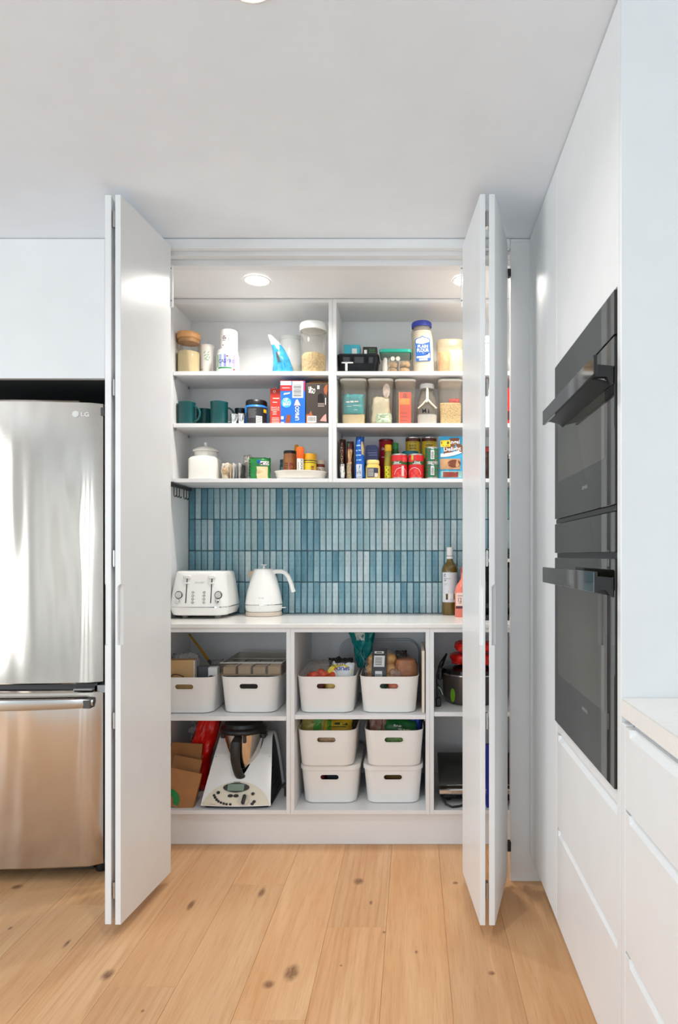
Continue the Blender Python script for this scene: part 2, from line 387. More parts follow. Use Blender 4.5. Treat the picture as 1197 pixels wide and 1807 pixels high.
ENDS = {-1: 2.169, -2: 1.735, -3: 2.449, -4: 1.869, -5: 1.25, -6: 2.306, -7: 2.62, 0: 1.2, 1: 1.15, 2: 1.1, -8: 2.05, -9: 2.6}
for k in range(-18, 3):
    x0 = P0+(k-1)*PITCH+.00025; x1 = x0+PITCH-.0005
    if x1 > .53: x1 = .53
    j = ENDS.get(k, 1+random.random()*1.6); ys = [j+i*2.05 for i in range(-3, 3)]
    for a, b in zip(ys, ys[1:]):
        a = max(a, -.4); b = min(b, 3.26)
        if b-a < .05: continue
        o = MB().bbox(x0, a+.0002, -.014, x1, b-.0002, random.uniform(-.0002, .0001), .0005).build('plank', oak, floor)
        t = random.uniform(.93, 1.05); w = random.uniform(-.02, .02)
        o.color = (t*(1+w*.3), t, t*(1-w), 1)

MB().box(-3.5, -6.2, -.0139, 1.05, -.4005, .0006).build('pale_tile_area', M('pale_stone_tile', (214, 214, 212), .4, var=.04, vs=3), floor)  # unseen pale floor behind the camera, added to neutralise the warm bounce

# splashback tiles: handmade glazed fingers in four stacked rows, each a part of the back wall
tile_m = M('blue_glazed_tile', (255, 255, 255), .22, spec=.5, bump=.3, bs=40, var=.24, vs=55, obcol=True)
MB().box(-1.1, 3.2535, .9315, .56, 3.261, 1.546).build('grout', M('grey_blue_grout', (68, 96, 106), .9), wb)
rt = random.Random(11)
def tile_mesh():
    m = MB().bbox(-.0132, 0, -.0747, .0132, .008, .0747, .0016)
    m.v = [(x+rt.uniform(-.0006, .0006), y+rt.uniform(-.0003, .0003), z+rt.uniform(-.0007, .0007)) for x, y, z in m.v]
    return m
protos = [tile_mesh().build('tile', tile_m, wb) for _ in range(4)]
TC = [(190, 212, 218), (172, 203, 211), (158, 194, 204), (140, 182, 195), (120, 168, 184), (98, 150, 170), (202, 219, 223), (166, 197, 203)]
n = 0
for r in range(4):
    for c in range(54):
        o = protos[n] if n < 4 else protos[rt.randrange(4)].copy()
        if n >= 4: C.objects.link(o); o.parent = wb
        n += 1
        o.location = (-1.1+.0157+c*.0306, 3.25+rt.uniform(-.0007, .0007), .931+.0769+r*.1538)
        k = rt.choices(range(8), (3, 3, 4, 4, 3, 1.6, 2, 3) if c > 20 else (2, 2, 3.5, 4.5, 4, 3, 1, 2))[0]
        o.color = rgb(TC[k])

# ------------------------------------------------------------------ downlights
lamp = M('lamp_diffuser', (255, 250, 244), .5, emit=14)
def downlight(x, y, z, label, power, group):
    t = thing('downlight', label, 'light', (x, y, z), group=group)
    MB().lathe([(.049, -.001), (.056, -.0015), (.058, -.004), (.052, -.006), (.047, -.004)], cap0=False, cap1=False).build('trim_ring', white_pl, t)
    MB().lathe([(.047, -.0035), (.044, -.005), (.001, -.0055)], cap0=False).build('diffuser', lamp, t)
    l = area('lamp_light', (x, y, z-.012), (0, 0, 0), .085, .085, power, (1, .95, .88), 150, 'DISK')
    return t
downlight(-.656, 2.79, 2.3755, 'round white downlight in the pantry ceiling above the glass canister shelf', 5.6, 'downlights in the pantry ceiling')
downlight(.222, 2.79, 2.3755, 'round white downlight in the pantry ceiling half hidden by the right folding door', 5.6, 'downlights in the pantry ceiling')
DL = [(-.34, 1.362, 'recessed downlight in the kitchen ceiling in front of the pantry')]
for x, y, lb in DL: downlight(x, y, 2.3995, lb, 5, 'downlights in the kitchen ceiling')

# ------------------------------------------------------------------ folding doors
def door(name, label, leaves, zs, hx):
    d = thing(name, label, None, (0, 0, 0), kind='structure')
    for (fl, fr, bl, br, yf, yb), out in leaves:
        z0, z1 = .0405, 2.364
        b = .0012
        o = MB().prism([(fl+b, yf), (fr-b, yf), (fr, yf+b), (br, yb), (bl, yb), (fl, yf+b)], 'z', z0, z1).build('door_leaf', white, d)
        xo = fr if out > 0 else fl                                  # face that looks into the room carries the finger scoop
        arch = [(.0125*math.cos(a), 1.112+.0125*math.sin(a)) for a in [PI*k/10 for k in range(11)]]+[(-.0125, .930), (.0125, .930)]
        ct = MB().prism([(xo+u+.002*out, v) for u, v in arch], 'y', yf-.01, yf+.016)
        cut(o, ct)
    for z in zs:
        h = MB().bbox(hx[0], hx[2]+.008, z-.024, hx[1], hx[2]+.030, z+.024, .001).cyl(((hx[0]+hx[1])/2, hx[2]+.008, z-.026), ((hx[0]+hx[1])/2, hx[2]+.008, z+.026), .0035)
        h.build('hinge', steel, d)
    return d
HZ = [2.29, 1.752, 1.206, .688, .146]
dl = door('door_1', 'white folding door pair standing open beside the stainless fridge',
     [((-.9486, -.9305, -.9174, -.8994, 2.111, 2.4616), 1), ((-.9822, -.9622, -1.038, -1.019, 2.113, 2.4616), -1)], HZ, (-.9612, -.9496, 2.111))
dr = door('door_2', 'white folding door pair standing open beside the oven cabinets',
     [((.2136, .2305, .1845, .2025, 2.107, 2.4616), -1), ((.2423, .2611, .330, .3485, 2.107, 2.44), 1)], HZ, (.2315, .2413, 2.107))
for d, x0, x1 in ((dl, -.9045, -.893), (dr, .178, .1842)):
    MB().bbox(x0, 2.4625, 2.14, x1, 2.4725, 2.295).build('pivot_bracket', white_pl, d)
    for z in (2.162, 2.282): MB().cyl(((x0+x1)/2, 2.4625, z), ((x0+x1)/2, 2.461, z), .003).build('screw', grey, d)
MB().bbox(.2325, 2.40, 2.325, .2405, 2.43, 2.352).build('track_roller', black, dr)
MB().bbox(.349, 2.44, 2.245, .3615, 2.465, 2.272).build('pivot_block', black, dr)
MB().bbox(.349, 2.44, .125, .3615, 2.465, .160).build('pivot_block', black, dr)
MB().bbox(-.9608, 2.16, 2.19, -.9495, 2.18, 2.215).build('track_roller', black, dl)

# ------------------------------------------------------------------ pantry joinery
def cabinet(name, label, x0, x1, yf, z0, z1, shelves, tl, tr, back=3.24, pins=True, botz=None):
    t = thing(name, label, 'cabinet', ((x0+x1)/2, yf, z0))
    def P(nm, a, b, c, d, e, f, m=white_in):
        o = MB().bbox(a, b, c, d, e, f, .0008).build(nm, m, t); o.matrix_parent_inverse = Matrix.Translation((-(x0+x1)/2, -yf, -z0)); return o
    P('side_panel', x0, yf, z0, x0+tl, back, z1); P('side_panel', x1-tr, yf, z0, x1, back, z1)
    P('bottom_panel', x0+tl, yf, z0, x1-tr, back, z0+.017); P('top_panel', x0+tl, yf, z1-.017, x1-tr, back, z1)
    P('back_panel', x0, back+.0005, z0, x1, back+.009, z1)
    for s in shelves:
        P('shelf', x0+tl+.0008, yf+.001, s-.018, x1-tr-.0008, back-.001, s)
        if pins:
            for xx in (x0+tl, x1-tr-.007):
                P('shelf_pin', xx, yf+.02, s-.030, xx+.007, yf+.03, s-.0185, grey); P('shelf_pin', xx, back-.045, s-.030, xx+.007, back-.035, s-.0185, grey)
    return t
UY = 2.995
S1, S2, S3 = 2.048, 1.813, 1.564
cabinet('wall_cabinet', 'open white wall shelves at the left with mugs and canisters', -1.1, -.3637, UY, 1.546, 2.3745, [S2, S1], .0145, .0175)
cabinet('wall_cabinet', 'open white wall shelves at the right with cans and clear containers', -.3632, .56, UY, 1.546, 2.3745, [S2, S1], .0177, .0145)
LY = 2.765
LA, LB, LC = .544, .550, .562
ZB = .153
cabinet('base_cabinet', 'open white base unit with the food processor and paper bags', -1.1, -.5115, LY, .136, .912, [LA], .0145, .0167)
cabinet('base_cabinet', 'open white base unit in the middle holding six tubs', -.511, .0705, LY, .136, .912, [LB], .0167, .0167)
cabinet('base_cabinet', 'open white base unit with the black cooker and sandwich press', .071, .56, LY, .136, .912, [LC], .0167, .0145)
solo('benchtop', MB().bbox(-1.101, 2.757, .9125, .561, 3.2495, .931, .002), stone, 'white stone benchtop under the blue tiles', 'benchtop')
# black hook rail under the left wall shelves
t = thing('hook_rail', 'black rail with five hooks under the left wall shelves', 'hook rail', (-1.085, 2.98, 1.535))
MB().bbox(-.010, 0, -.006, .006, .255, .006).bbox(-.012, -.004, -.010, .010, .006, .012).build('rail', black, t)
for yy in (.03, .065, .10, .16, .195):
    MB().tube([(0, yy, -.004), (0, yy, -.045), (.003, yy-.002, -.052), (.009, yy-.006, -.053), (.012, yy-.008, -.046)], .0022, 6).build('hook', black, t)

# ------------------------------------------------------------------ fridge
def brushed():
    m = bpy.data.materials.new('brushed_stainless'); m.use_nodes = True; N = m.node_tree.nodes; K = m.node_tree.links
    p = N['Principled BSDF']; p.inputs['Metallic'].default_value = 1; p.inputs['Base Color'].default_value = rgb((194, 184, 174)); p.inputs['Roughness'].default_value = .13
    tc = N.new('ShaderNodeTexCoord')
    def noi(sc, scale):
        mp = N.new('ShaderNodeMapping'); mp.inputs['Scale'].default_value = sc; K.new(tc.outputs['Object'], mp.inputs[0])
        n = N.new('ShaderNodeTexNoise'); n.inputs['Scale'].default_value = scale; n.inputs['Detail'].default_value = 2; K.new(mp.outputs[0], n.inputs['Vector']); return n
    wob = noi((4.5, 4.5, .8), 1); hair = noi((4, 4, 500), 1)
    b1 = N.new('ShaderNodeBump'); b1.inputs['Strength'].default_value = .4; b1.inputs['Distance'].default_value = .04; K.new(wob.outputs['Fac'], b1.inputs['Height'])
    b2 = N.new('ShaderNodeBump'); b2.inputs['Strength'].default_value = .012; b2.inputs['Distance'].default_value = .002; K.new(hair.outputs['Fac'], b2.inputs['Height']); K.new(b1.outputs[0], b2.inputs['Normal'])
    K.new(b2.outputs[0], p.inputs['Normal'])
    return m
inox = brushed()
fr = thing('fridge', 'tall stainless steel fridge with bottom freezer in the niche', 'fridge', (-1.6, 2.52, 0))
FX0, FX1 = -.435, .434
side_m = M('fridge_side_grey', (70, 68, 66), .5)
MB().bbox(FX0+.004, 0, .045, FX1-.006, .66, 1.775).build('body', side_m, fr)
def fdoor(z0, z1):
    def ring(z, ins):
        pts = []; n = 22
        for i in range(n+1):
            u = -1+2*i/n; x = u*(FX1-ins); e = 1-(1-abs(u))/.035 if abs(u) > .965 else 0
            y = -.072+.030*u*u+.016*e*e+ins
            pts.append((x, y, z))
        return pts+[(FX1-ins, -.006, z), (FX0+ins, -.006, z)]
    return MB().loft([ring(z0, .006), ring(z0+.006, 0), ring(z1-.008, 0), ring(z1, .008)])
ud = fdoor(.736, 1.793).build('fridge_door', inox, fr)
ld = fdoor(.052, .712).build('freezer_drawer', inox, fr)
MB().box(FX0+.02, -.03, .708, FX1-.02, -.001, .738).build('door_gap_seal', black, fr)
MB().bbox(FX1-.10, -.052, .7125, FX1-.03, -.01, .7185).bbox(FX1-.03, -.03, .70, FX1+.012, .02, .728).build('middle_hinge', grey, fr)
MB().bbox(FX1-.02, -.03, 1.74, FX1+.006, .01, 1.772).build('top_hinge', side_m, fr)
hb = MB(); R = []
for i in range(25):
    u = -1+2*i/24; x = u*.418; y = -.098+.028*u*u+.02*max(0, abs(u)-.9)*10*.3; hh = .0215-.004*u*u; zc = .668+.004*u*u
    if abs(u) > .955: hh *= .62
    R.append([(x, y-.006, zc-hh), (x, y-.010, zc-hh*.3), (x, y-.008, zc+hh*.8), (x, y, zc+hh), (x, y+.010, zc+hh*.8), (x, y+.010, zc-hh)])
hb.loft(R).build('handle', M('satin_handle', (188, 188, 186), .2, metal=1), ld)
MB().bbox(.385, -.082, .652, .412, -.045, .682).build('handle_mount', side_m, ld); MB().bbox(-.412, -.082, .652, -.385, -.045, .682).build('handle_mount', side_m, ld)
MB().tube([(-.40, -.05, .80), (-.40, -.105, .84), (-.40, -.105, 1.70), (-.40, -.05, 1.74)], .014, 10).build('handle', steel, ud)
yl = lambda u: -.0735+.030*(u/.435)**2
lf = lambda u, v: (u, yl(u), v)
lx = X(132, 2.46)+1.6
MB().disc(lx, Z(730, 2.46), .0122, lf, 24).build('logo_disc', M('logo_silver', (216, 214, 210), .35, metal=.3), ud)
MB().text('LG', lx+.0335, Z(730, 2.46), .028, .016, lf, bold=.03).build('logo_lettering', inkw, ud)
for x in (.395, -.39):
    MB().lathe([(.022, .001), (.026, .012), (.020, .046)], x, .05, 16).build('foot', black, fr)
MB().box(-.39, .01, .02, .38, .03, .05).build('kick_grille', black, fr)

# ------------------------------------------------------------------ oven wall, right
FX = .4356
def P3(t, nm, m, mb): return mb.build(nm, m, t, 20)
tc_ = thing('tall_cabinet', 'tall white cupboard between the folding door and the ovens', 'cabinet', (0, 0, 0))
o = P3(tc_, 'cupboard_door', white_matt, MB().bbox(FX, 2.010, .109, FX+.018, 2.4725, 2.396))
arch = [(.010*math.cos(a), 1.101+.010*math.sin(a)) for a in [PI*k/8 for k in range(9)]]+[(-.010, .906), (.010, .906)]
cut(o, MB().prism([(FX+u, v) for u, v in arch], 'y', 2.0, 2.024))
P3(tc_, 'carcass', white_in, MB().box(FX+.019, 2.009, .107, 1.055, 2.4725, 2.398))
def drawer_front(y0, y1, z0, z1, pull=True):
    """slab with a sloping finger pull routed into its top edge, closed near the far end"""
    if not pull: return MB().bbox(FX, y0, z0, FX+.019, y1, z1)
    m = MB(); s = [(FX+.0006, z0), (FX, z0+.001), (FX, z1-.016), (FX+.012, z1), (FX+.019, z1), (FX+.019, z0)]
    f = [(FX+.0006, z0), (FX, z0+.001), (FX, z1-.001), (FX+.0006, z1), (FX+.019, z1), (FX+.019, z0)]
    ring = lambda pts, y: [(x, y, z) for x, z in pts]
    return m.loft([ring(f, y1), ring(f, y1-.022), ring(s, y1-.026), ring(s, y0)])
oc = thing('oven_cabinet', 'white housing with drawers around the two black ovens', 'cabinet', (0, 0, 0))
OY0, OY1 = 1.4125, 2.007
P3(oc, 'upper_door', white_matt, MB().bbox(FX, OY0, 1.789, FX+.018, OY1, 2.396))
P3(oc, 'carcass', white_in, MB().box(FX+.020, OY0, 1.79, 1.055, OY1, 2.398))
P3(oc, 'filler_strip', white, MB().bbox(FX+.002, OY0, .684, FX+.019, OY1, .712))
P3(oc, 'drawer', white, drawer_front(OY0, OY1, .398, .677))
P3(oc, 'drawer', white, drawer_front(OY0, OY1, .109, .392))
P3(oc, 'carcass', white_in, MB().box(FX+.020, OY0, .107, 1.055, OY1, .711))
solo('end_panel', MB().bbox(FX-.0008, 1.3855, .001, 1.058, 1.4105, 2.398), white, 'white end panel between the ovens and the bench', 'panel')
dc = thing('drawer_unit', 'white drawer unit with finger pulls below the right bench', 'cabinet', (0, 0, 0))
P3(dc, 'filler_strip', white, MB().bbox(FX, 1.361, .109, FX+.019, 1.3835, .868))
P3(dc, 'carcass', white_in, MB().box(FX+.020, -.58, .107, 1.055, 1.3835, .872))
for y0, y1 in ((.42, 1.3575), (-.56, .4165)):
    P3(dc, 'drawer', white, drawer_front(y0, y1, .697, .864)); P3(dc, 'drawer', white, drawer_front(y0, y1, .408, .691)); P3(dc, 'drawer', white, drawer_front(y0, y1, .109, .402))
P3(dc, 'finger_channel', white, MB().box(FX+.012, -.58, .8725, 1.055, 1.3835, .8795))
solo('benchtop', MB().bbox(FX-.001, -.6, .880, 1.058, 1.3845, .918, .002), stone, 'white stone benchtop in front of the tall end panel', 'benchtop')

glass = M('dark_oven_glass', (30, 30, 26), .03, spec=.46)
glass2 = M('oven_window_glass', (66, 66, 57), .03, spec=.46)
alu = M('oven_alu_trim', (190, 190, 188), .3, metal=.8)
def oven(label, z0, z1, zc0, zc1, hz0, hz1, textz):
    t = thing('oven', label, 'oven', (0, 0, 0), group='black built in ovens')
    xg = FX-.006
    P3(t, 'oven_body', M('oven_body_grey', (60, 60, 60), .5, metal=.5), MB().box(FX+.016, OY0+.004, z0+.004, .96, OY1-.004, (max(z1, zc1))-.004))
    d = P3(t, 'oven_door', glass, MB().bbox(xg, OY0+.001, z0, FX+.012, OY1-.001, z1, .001))
    P3(t, 'control_panel', glass, MB().bbox(xg, OY0+.001, zc0, FX+.012, OY1-.001, zc1, .001))
    P3(d, 'window_pane', glass2, MB().box(xg-.0004, OY0+.07, z0+.30*(z1-z0), xg+.001, OY1-.045, z1-.055))
    yz = lambda u, v: (xg-.0005, -u, v)
    P3(d, 'lettering', M('oven_lettering', (165, 165, 162), .4), MB().text('SIEMENS', -1.655, textz, .052, .0085, yz, bold=.02))
    h = P3(d, 'handle', black_gloss, MB().bbox(xg-.052, OY0-.028, hz0, xg-.044, 1.930, hz1, .001))
    for yy in (OY0+.004, 1.885):
        P3(h, 'handle_bracket', black, MB().prism([(xg-.0435, hz0+.003), (xg-.0435, hz1-.010), (xg-.001, hz1-.014), (xg-.001, hz0-.012), (xg-.016, hz0+.003)], 'y', yy, yy+.016))
    P3(h, 'handle_underside', black, MB().prism([(xg-.0435, hz0+.001), (xg-.0435, hz0+.006), (xg-.001, hz0-.004), (xg-.001, hz0-.010)], 'y', OY0+.021, 1.884))
    P3(t, 'door_gap', black, MB().box(FX+.002, OY0+.002, min(z1, zc0)-.001 if zc0 >= z1 else zc1-.001, FX+.014, OY1-.002, max(z1, zc0)+.001 if zc0 >= z1 else z0))
    return t
oven('black glass compact oven, the upper one with the handle just under its control strip', 1.325, 1.684, 1.688, 1.783, 1.595, 1.635, 1.386)
oven('black glass full height oven, the lower one with fingers width gap above the door', .717, 1.209, 1.223, 1.310, 1.138, 1.182, .83)
solo('oven_spacer', MB().box(FX-.002, OY0+.001, 1.3115, .5, OY1-.001, 1.3235), black, 'thin black gap strip between the two black ovens', 'trim strip')

# ------------------------------------------------------------------ top shelf, left
glassy = clear('clear_glass', (246, 246, 242), .02, gloss=.6)
clear_pl = clear('clear_plastic', (250, 248, 243), .09, (240, 232, 218), gloss=.35)
frost = clear('frosted_plastic', (236, 238, 238), .38, (236, 238, 238), gloss=.4, rough=.2)
bamboo = M('bamboo', (206, 152, 96), .45, var=.14, vs=10, stretch=(1, 1, 14))
powder = M('beige_powder', (226, 206, 164), .9, var=.04, vs=30)

t = thing('glass_canister', 'glass canister with bamboo lid full of beige powder on the top shelf', 'canister', (-1.034, 3.056, S1))
MB().lathe([(.046, 0), (.0495, .003), (.05, .01), (.05, .158), (.0485, .16)], cap1=False, n=40).build('jar', glassy, t)
MB().lathe([(.0475, .004), (.0478, .10), (.046, .101), (.001, .103)], n=40).build('powder_filling', powder, t)
MB().lathe([(.0478, .144), (.0478, .161), (.0515, .162), (.0525, .166), (.0525, .184), (.050, .189), (.001, .190)], n=40).build('lid', bamboo, t)

t = thing('tumbler', 'pale plastic tumbler with a green leaf print beside the glass canister', 'tumbler', (-.973, 3.122, S1))
MB().lathe([(.029, 0), (.031, .004), (.034, .140), (.0335, .147), (.0355, .148), (.0355, .153), (.032, .154), (.001, .1545)]).build('cup', M('pale_rose_plastic', (232, 226, 220), .45), t)
g = MB(); f = cylf(.0345)
for a, b, r in ((.004, .10, .6), (.012, .092, .9), (.018, .104, .4), (.008, .084, -.7), (.016, .080, .1), (.024, .092, 1.3), (.002, .114, .9), (.020, .116, .8)):
    g.poly([(a+.009*math.cos(r), b+.009*math.sin(r)), (a+.003*math.cos(r+1.57), b+.003*math.sin(r+1.57)), (a-.009*math.cos(r), b-.009*math.sin(r)), (a-.003*math.cos(r+1.57), b-.003*math.sin(r+1.57))], f)
g.build('leaf_print', M('sage_print', (148, 186, 164), .5), t)
MB().rect(-.022, .034, -.006, .037, f, 4).rect(-.022, .020, -.008, .022, f, 4).build('small_print', inkg, t)

t = thing('supplement_tub', 'white tub with a striped lilac and green label on the top shelf', 'tub', (-.855, 3.062, S1), .22)
MB().lathe([(.046, 0), (.05, .004), (.0505, .084), (.048, .092), (.045, .095), (.046, .096), (.046, .1085), (.044, .110), (.001, .110)], n=40).build('tub', white_pl, t)
f = cylf(.0508)
for i, c in enumerate([(150, 190, 160), (190, 214, 200), (150, 170, 216), (214, 220, 240), (120, 128, 200), (210, 214, 240), (140, 150, 212), (224, 226, 244), (152, 140, 204), (214, 206, 238), (170, 160, 214)]):
    a = -.058+i*.0106
    MB().rect(a, .026, a+.0106, .084, f, 3).build('label_stripe', M('label_tint_%d' % i, c, .4), t)
MB().rect(-.058, .006, .058, .0255, f, 24).build('label_base', M('label_mint', (206, 232, 214), .4), t)
f2 = cylf(.0513)
MB().rect(-.046, .018, .02, .024, f2, 14).build('green_band', green, t)
MB().text('CASYRE', -.006, .052, .074, .017, f2, bold=.02).build('lettering', M('violet_print', (58, 44, 110), .4), t)
MB().disc(0, .074, .005, f2, 12, .0035).build('crest', M('maroon', (110, 30, 50), .4), t)
MB().disc(.031, .016, .005, f2, 12).build('berry_print', red, t)

t = thing('vitamin_tub', 'small white tub stacked on the striped label tub', 'tub', (-.849, 3.062, S1+.1105), .22)
MB().lathe([(.036, 0), (.039, .003), (.039, .062), (.037, .066), (.0385, .067), (.0385, .088), (.036, .092), (.001, .0925)], n=36).build('tub', white_pl, t)
f = cylf(.0393)
MB().rect(-.032, .050, -.012, .053, f, 4).rect(-.030, .056, -.016, .060, f, 4).rect(-.029, .045, -.020, .048, f, 3).rect(-.018, .044, -.012, .049, f, 3).rect(-.030, .038, -.014, .041, f, 4).disc(-.028, .018, .003, f, 10).build('dark_lettering', M('plum_ink', (92, 40, 60), .5), t)
g = MB()
for k in range(7): g.rect(.012, .030+k*.0045, .026, .0315+k*.0045, f, 3)
g.rect(-.004, .034, .002, .050, f, 2).build('small_print', inkg, t)

# blue sachet, tapering and folding over to the left
t = thing('snack_bag', 'turquoise foil snack bag twisted to a thin tip on the top shelf', 'bag', (-.600, 3.055, S1))
def twist(b):                                                       # centre x, height, half width along the bag
    return -.062*b**2.4, .185*b-.0*b, .044*(1-b)**.75+.007
def skin(a, b, side):
    cx, z, hw = twist(b); u = 2*a-1; n = noise.noise(Vector((u*2.5+3, b*5, side*2))); n2 = noise.noise(Vector((u*7, b*12, side+5)))
    return (cx+u*hw, side*(.020*(1-b)**.6+.002)*(1-abs(u)**2.5)+.006*n*(1-abs(u)**2)+.003*n2, max(0, z+.003*n2*b))
turq = M('turquoise_foil', (48, 130, 164), .25, var=.3, vs=24, bump=.3, bs=50)
for nm, b0, b1, m in (('foil_body', 0, .74, turq), ('foil_tip', .74, 1, M('silver_foil', (200, 204, 206), .3, metal=.4, var=.3, vs=60))):
    MB().grid(lambda a, b: skin(a, b0+(b1-b0)*b, -1), 10, 14).grid(lambda a, b: skin(1-a, b0+(b1-b0)*b, 1), 10, 14).build(nm, m, t)
sf = lambda u, v: tuple(Vector(skin(.5+u/(2*twist(v/.185)[2]), v/.185, -1))-Vector((0, .0015, 0)))
patch(MB(), -.018, .055, -.004, .10, sf, 4, 6).build('dark_print', M('print_slate', (58, 66, 72), .4), t)
patch(MB(), .000, .02, .014, .05, sf, 4, 5).build('blue_print', M('deep_turquoise', (20, 118, 168), .3), t)

t = thing('storage_canister', 'frosted canister standing behind the twisted turquoise bag', 'canister', (-.581, 3.172, S1))
MB().lathe([(.050, 0), (.053, .004), (.0555, .19), (.054, .192)], cap1=False, n=40).build('body', frost, t)
MB().lathe([(.049, .002), (.0495, .075), (.001, .078)], n=32).build('pale_filling', M('pale_filling', (230, 222, 198), .9), t)
MB().lathe([(.0555, .188), (.0575, .189), (.0575, .205), (.055, .2085), (.012, .209), (.011, .222), (.001, .223)], cap0=False, n=40).build('lid', frost, t)

t = thing('storage_canister', 'tall clear canister of golden oats with a frosted lid', 'canister', (-.4595, 3.066, S1))
MB().lathe([(.052, 0), (.0555, .004), (.0605, .205), (.059, .207)], cap1=False, n=40).build('body', clear('canister_clear', (244, 242, 238), .10, (240, 240, 238), gloss=.5), t)
MB().lathe([(.0525, .003), (.055, .088), (.045, .096), (.001, .102)], n=36).build('oat_filling', M('oats', (226, 194, 130), .9, var=.3, vs=110, bump=1, bs=120), t)
MB().lathe([(.0600, .200), (.0635, .201), (.064, .206), (.0635, .229), (.060, .2355), (.001, .236)], cap0=False, n=40).build('lid', M('frosted_lid', (232, 234, 234), .35), t)

# ------------------------------------------------------------------ top shelf, right
def tapered(w, d, h, k, r, mat, nm, t, wall=.0015, open_=True):
    R = [rr(w*k-.008, d*k-.008, r*.8, 5, 0, 0, 0), rr(w*k, d*k, r, 5, 0, 0, .005), rr(w, d, r, 5, 0, 0, h)]
    return MB().loft(R, True, not open_).build(nm, mat, t)
smoke = clear('smoky_plastic', (70, 72, 76), .45, (46, 48, 50), gloss=.7)
t = thing('food_container', 'dark smoky lidded container at the left end of the right top shelf', 'container', (-.250, 3.09, S1))
tapered(.184, .150, .078, .90, .022, smoke, 'body', t)
MB().loft([rr(.186, .152, .022, 5, 0, 0, .0765), rr(.190, .156, .024, 5, 0, 0, .078), rr(.190, .156, .024, 5, 0, 0, .084), rr(.182, .148, .022, 5, 0, 0, .0855)]).build('lid', clear('smoky_lid', (80, 82, 86), .5, (60, 62, 64), gloss=.7), t)
MB().rbox(-.005, 0, .006, .13, .10, .045, .015).build('dark_contents', M('dark_contents', (58, 56, 54), .6, var=.4, vs=40), t)
MB().bbox(-.058, -.0735, .008, -.048, -.071, .046, .0005).bbox(-.075, -.0735, .042, -.022, -.071, .0475, .0005).build('white_clip', white_pl, t)

t = thing('carton', 'small turquoise carton lying on the dark smoky container', 'box', (-.285, 3.12, S1+.086))
MB().bbox(-.0375, -.03, 0, .0375, .03, .064, .001).build('box', M('turquoise_card', (72, 190, 208), .45), t)
MB().rect(.001, .002, .024, .046, flat(-.0306)).build('white_label', inkw, t)
t = thing('carton', 'small black carton with green print on the dark smoky container', 'box', (-.200, 3.115, S1+.086))
MB().bbox(-.033, -.03, 0, .033, .03, .052, .001).build('box', M('black_card', (38, 36, 36), .45), t)
f = flat(-.0306); MB().rect(-.027, .002, -.014, .038, f).build('white_label', inkw, t)
g = MB()
for k in range(5): g.rect(-.005+(k % 2)*.002, .010+k*.0075, .024, .0125+k*.0075, f)
g.build('green_print', M('leaf_ink', (74, 140, 74), .5), t)

t = thing('food_container', 'clear container of cookies with a teal lid on the top shelf', 'container', (-.0805, 3.09, S1))
tapered(.138, .13, .098, .93, .016, clear_pl, 'body', t)
teal = M('teal_plastic', (34, 160, 140), .35)
MB().loft([rr(.139, .131, .016, 5, 0, 0, .094), rr(.147, .139, .018, 5, 0, 0, .096), rr(.147, .139, .018, 5, 0, 0, .108), rr(.141, .133, .016, 5, 0, 0, .110)]).build('lid', teal, t)
ck = M('cookie', (182, 150, 112), .8, var=.3, vs=60, bump=.8, bs=70)
for x, y, z, r in ((-.014, -.035, .003, .024), (.040, -.038, .003, .026), (-.012, -.036, .030, .024), (.041, -.034, .034, .027), (.0, .02, .003, .03)):
    MB().lathe([(r*.8, 0), (r, .006), (r, .018), (r*.7, .025)], x, y, 18, z=z).build('cookie_stack', ck, t)
MB().lathe([(.014, .004), (.016, .03), (.013, .055), (.009, .075), (.001, .08)], -.046, -.036, 18).build('white_scoop', white_pl, t)
for x in (-.012, .012): MB().lathe([(.010, 0), (.010, .006)], 0, 0, 18).xf(Matrix.Translation((x, -.052, .068)) @ Matrix.Rotation(PI/2, 4, 'X')).build('white_disc', white_pl, t)
for x in (-.028, .018): MB().box(x-.0008, -.055, .006, x+.0008, .055, .07).build('divider', M('pale_divider', (226, 222, 212), .4), t)

t = thing('flour_jar', 'large plastic flour jar with a blue lid leaning slightly to the left', 'jar', (.0465, 3.075, S1+.0005))
jr = M('flour_white', (236, 228, 212), .7, var=.04, vs=20)
body = MB().loft([rr(.088, .084, .034, 6, 0, 0, 0), rr(.098, .094, .036, 6, 0, 0, .012), rr(.101, .096, .036, 6, 0, 0, .06), rr(.098, .094, .036, 6, 0, 0, .165), rr(.099, .094, .038, 6, 0, 0, .19), rr(.090, .086, .040, 6, 0, 0, .207), rr(.080, .080, .0395, 6, 0, 0, .213), rr(.080, .080, .0395, 6, 0, 0, .222)])
body.build('jar', clear('flour_jar_skin', (240, 236, 228), .25, (238, 230, 216), gloss=.4), t)
MB().loft([rr(.086, .082, .032, 6, 0, 0, .003), rr(.095, .091, .034, 6, 0, 0, .014), rr(.095, .090, .034, 6, 0, 0, .165), rr(.085, .08, .034, 6, 0, 0, .198)]).build('flour', jr, t)
lidm = M('royal_blue_lid', (56, 70, 168), .35)
MB().lathe([(.044, .217), (.046, .218), (.046, .238), (.043, .242), (.001, .243)], cap0=False, n=44).build('lid', lidm, t)
g = MB()
for k in range(44):
    a = 2*PI*k/44; g.box(.0458*math.cos(a)-.0008, .0458*math.sin(a)-.0008, .219, .0458*math.cos(a)+.0008, .0458*math.sin(a)+.0008, .237)
o = g.build('lid_ribs', lidm, t); o['kind'] = 'stuff'
f = flat(-.0500)
MB().poly([(-.034, .052), (.034, .052), (.034, .150), (.024, .158), (.012, .160), (0, .168), (-.012, .160), (-.024, .158), (-.034, .150)], f).build('label', M('flour_label_blue', (32, 88, 164), .4), t)
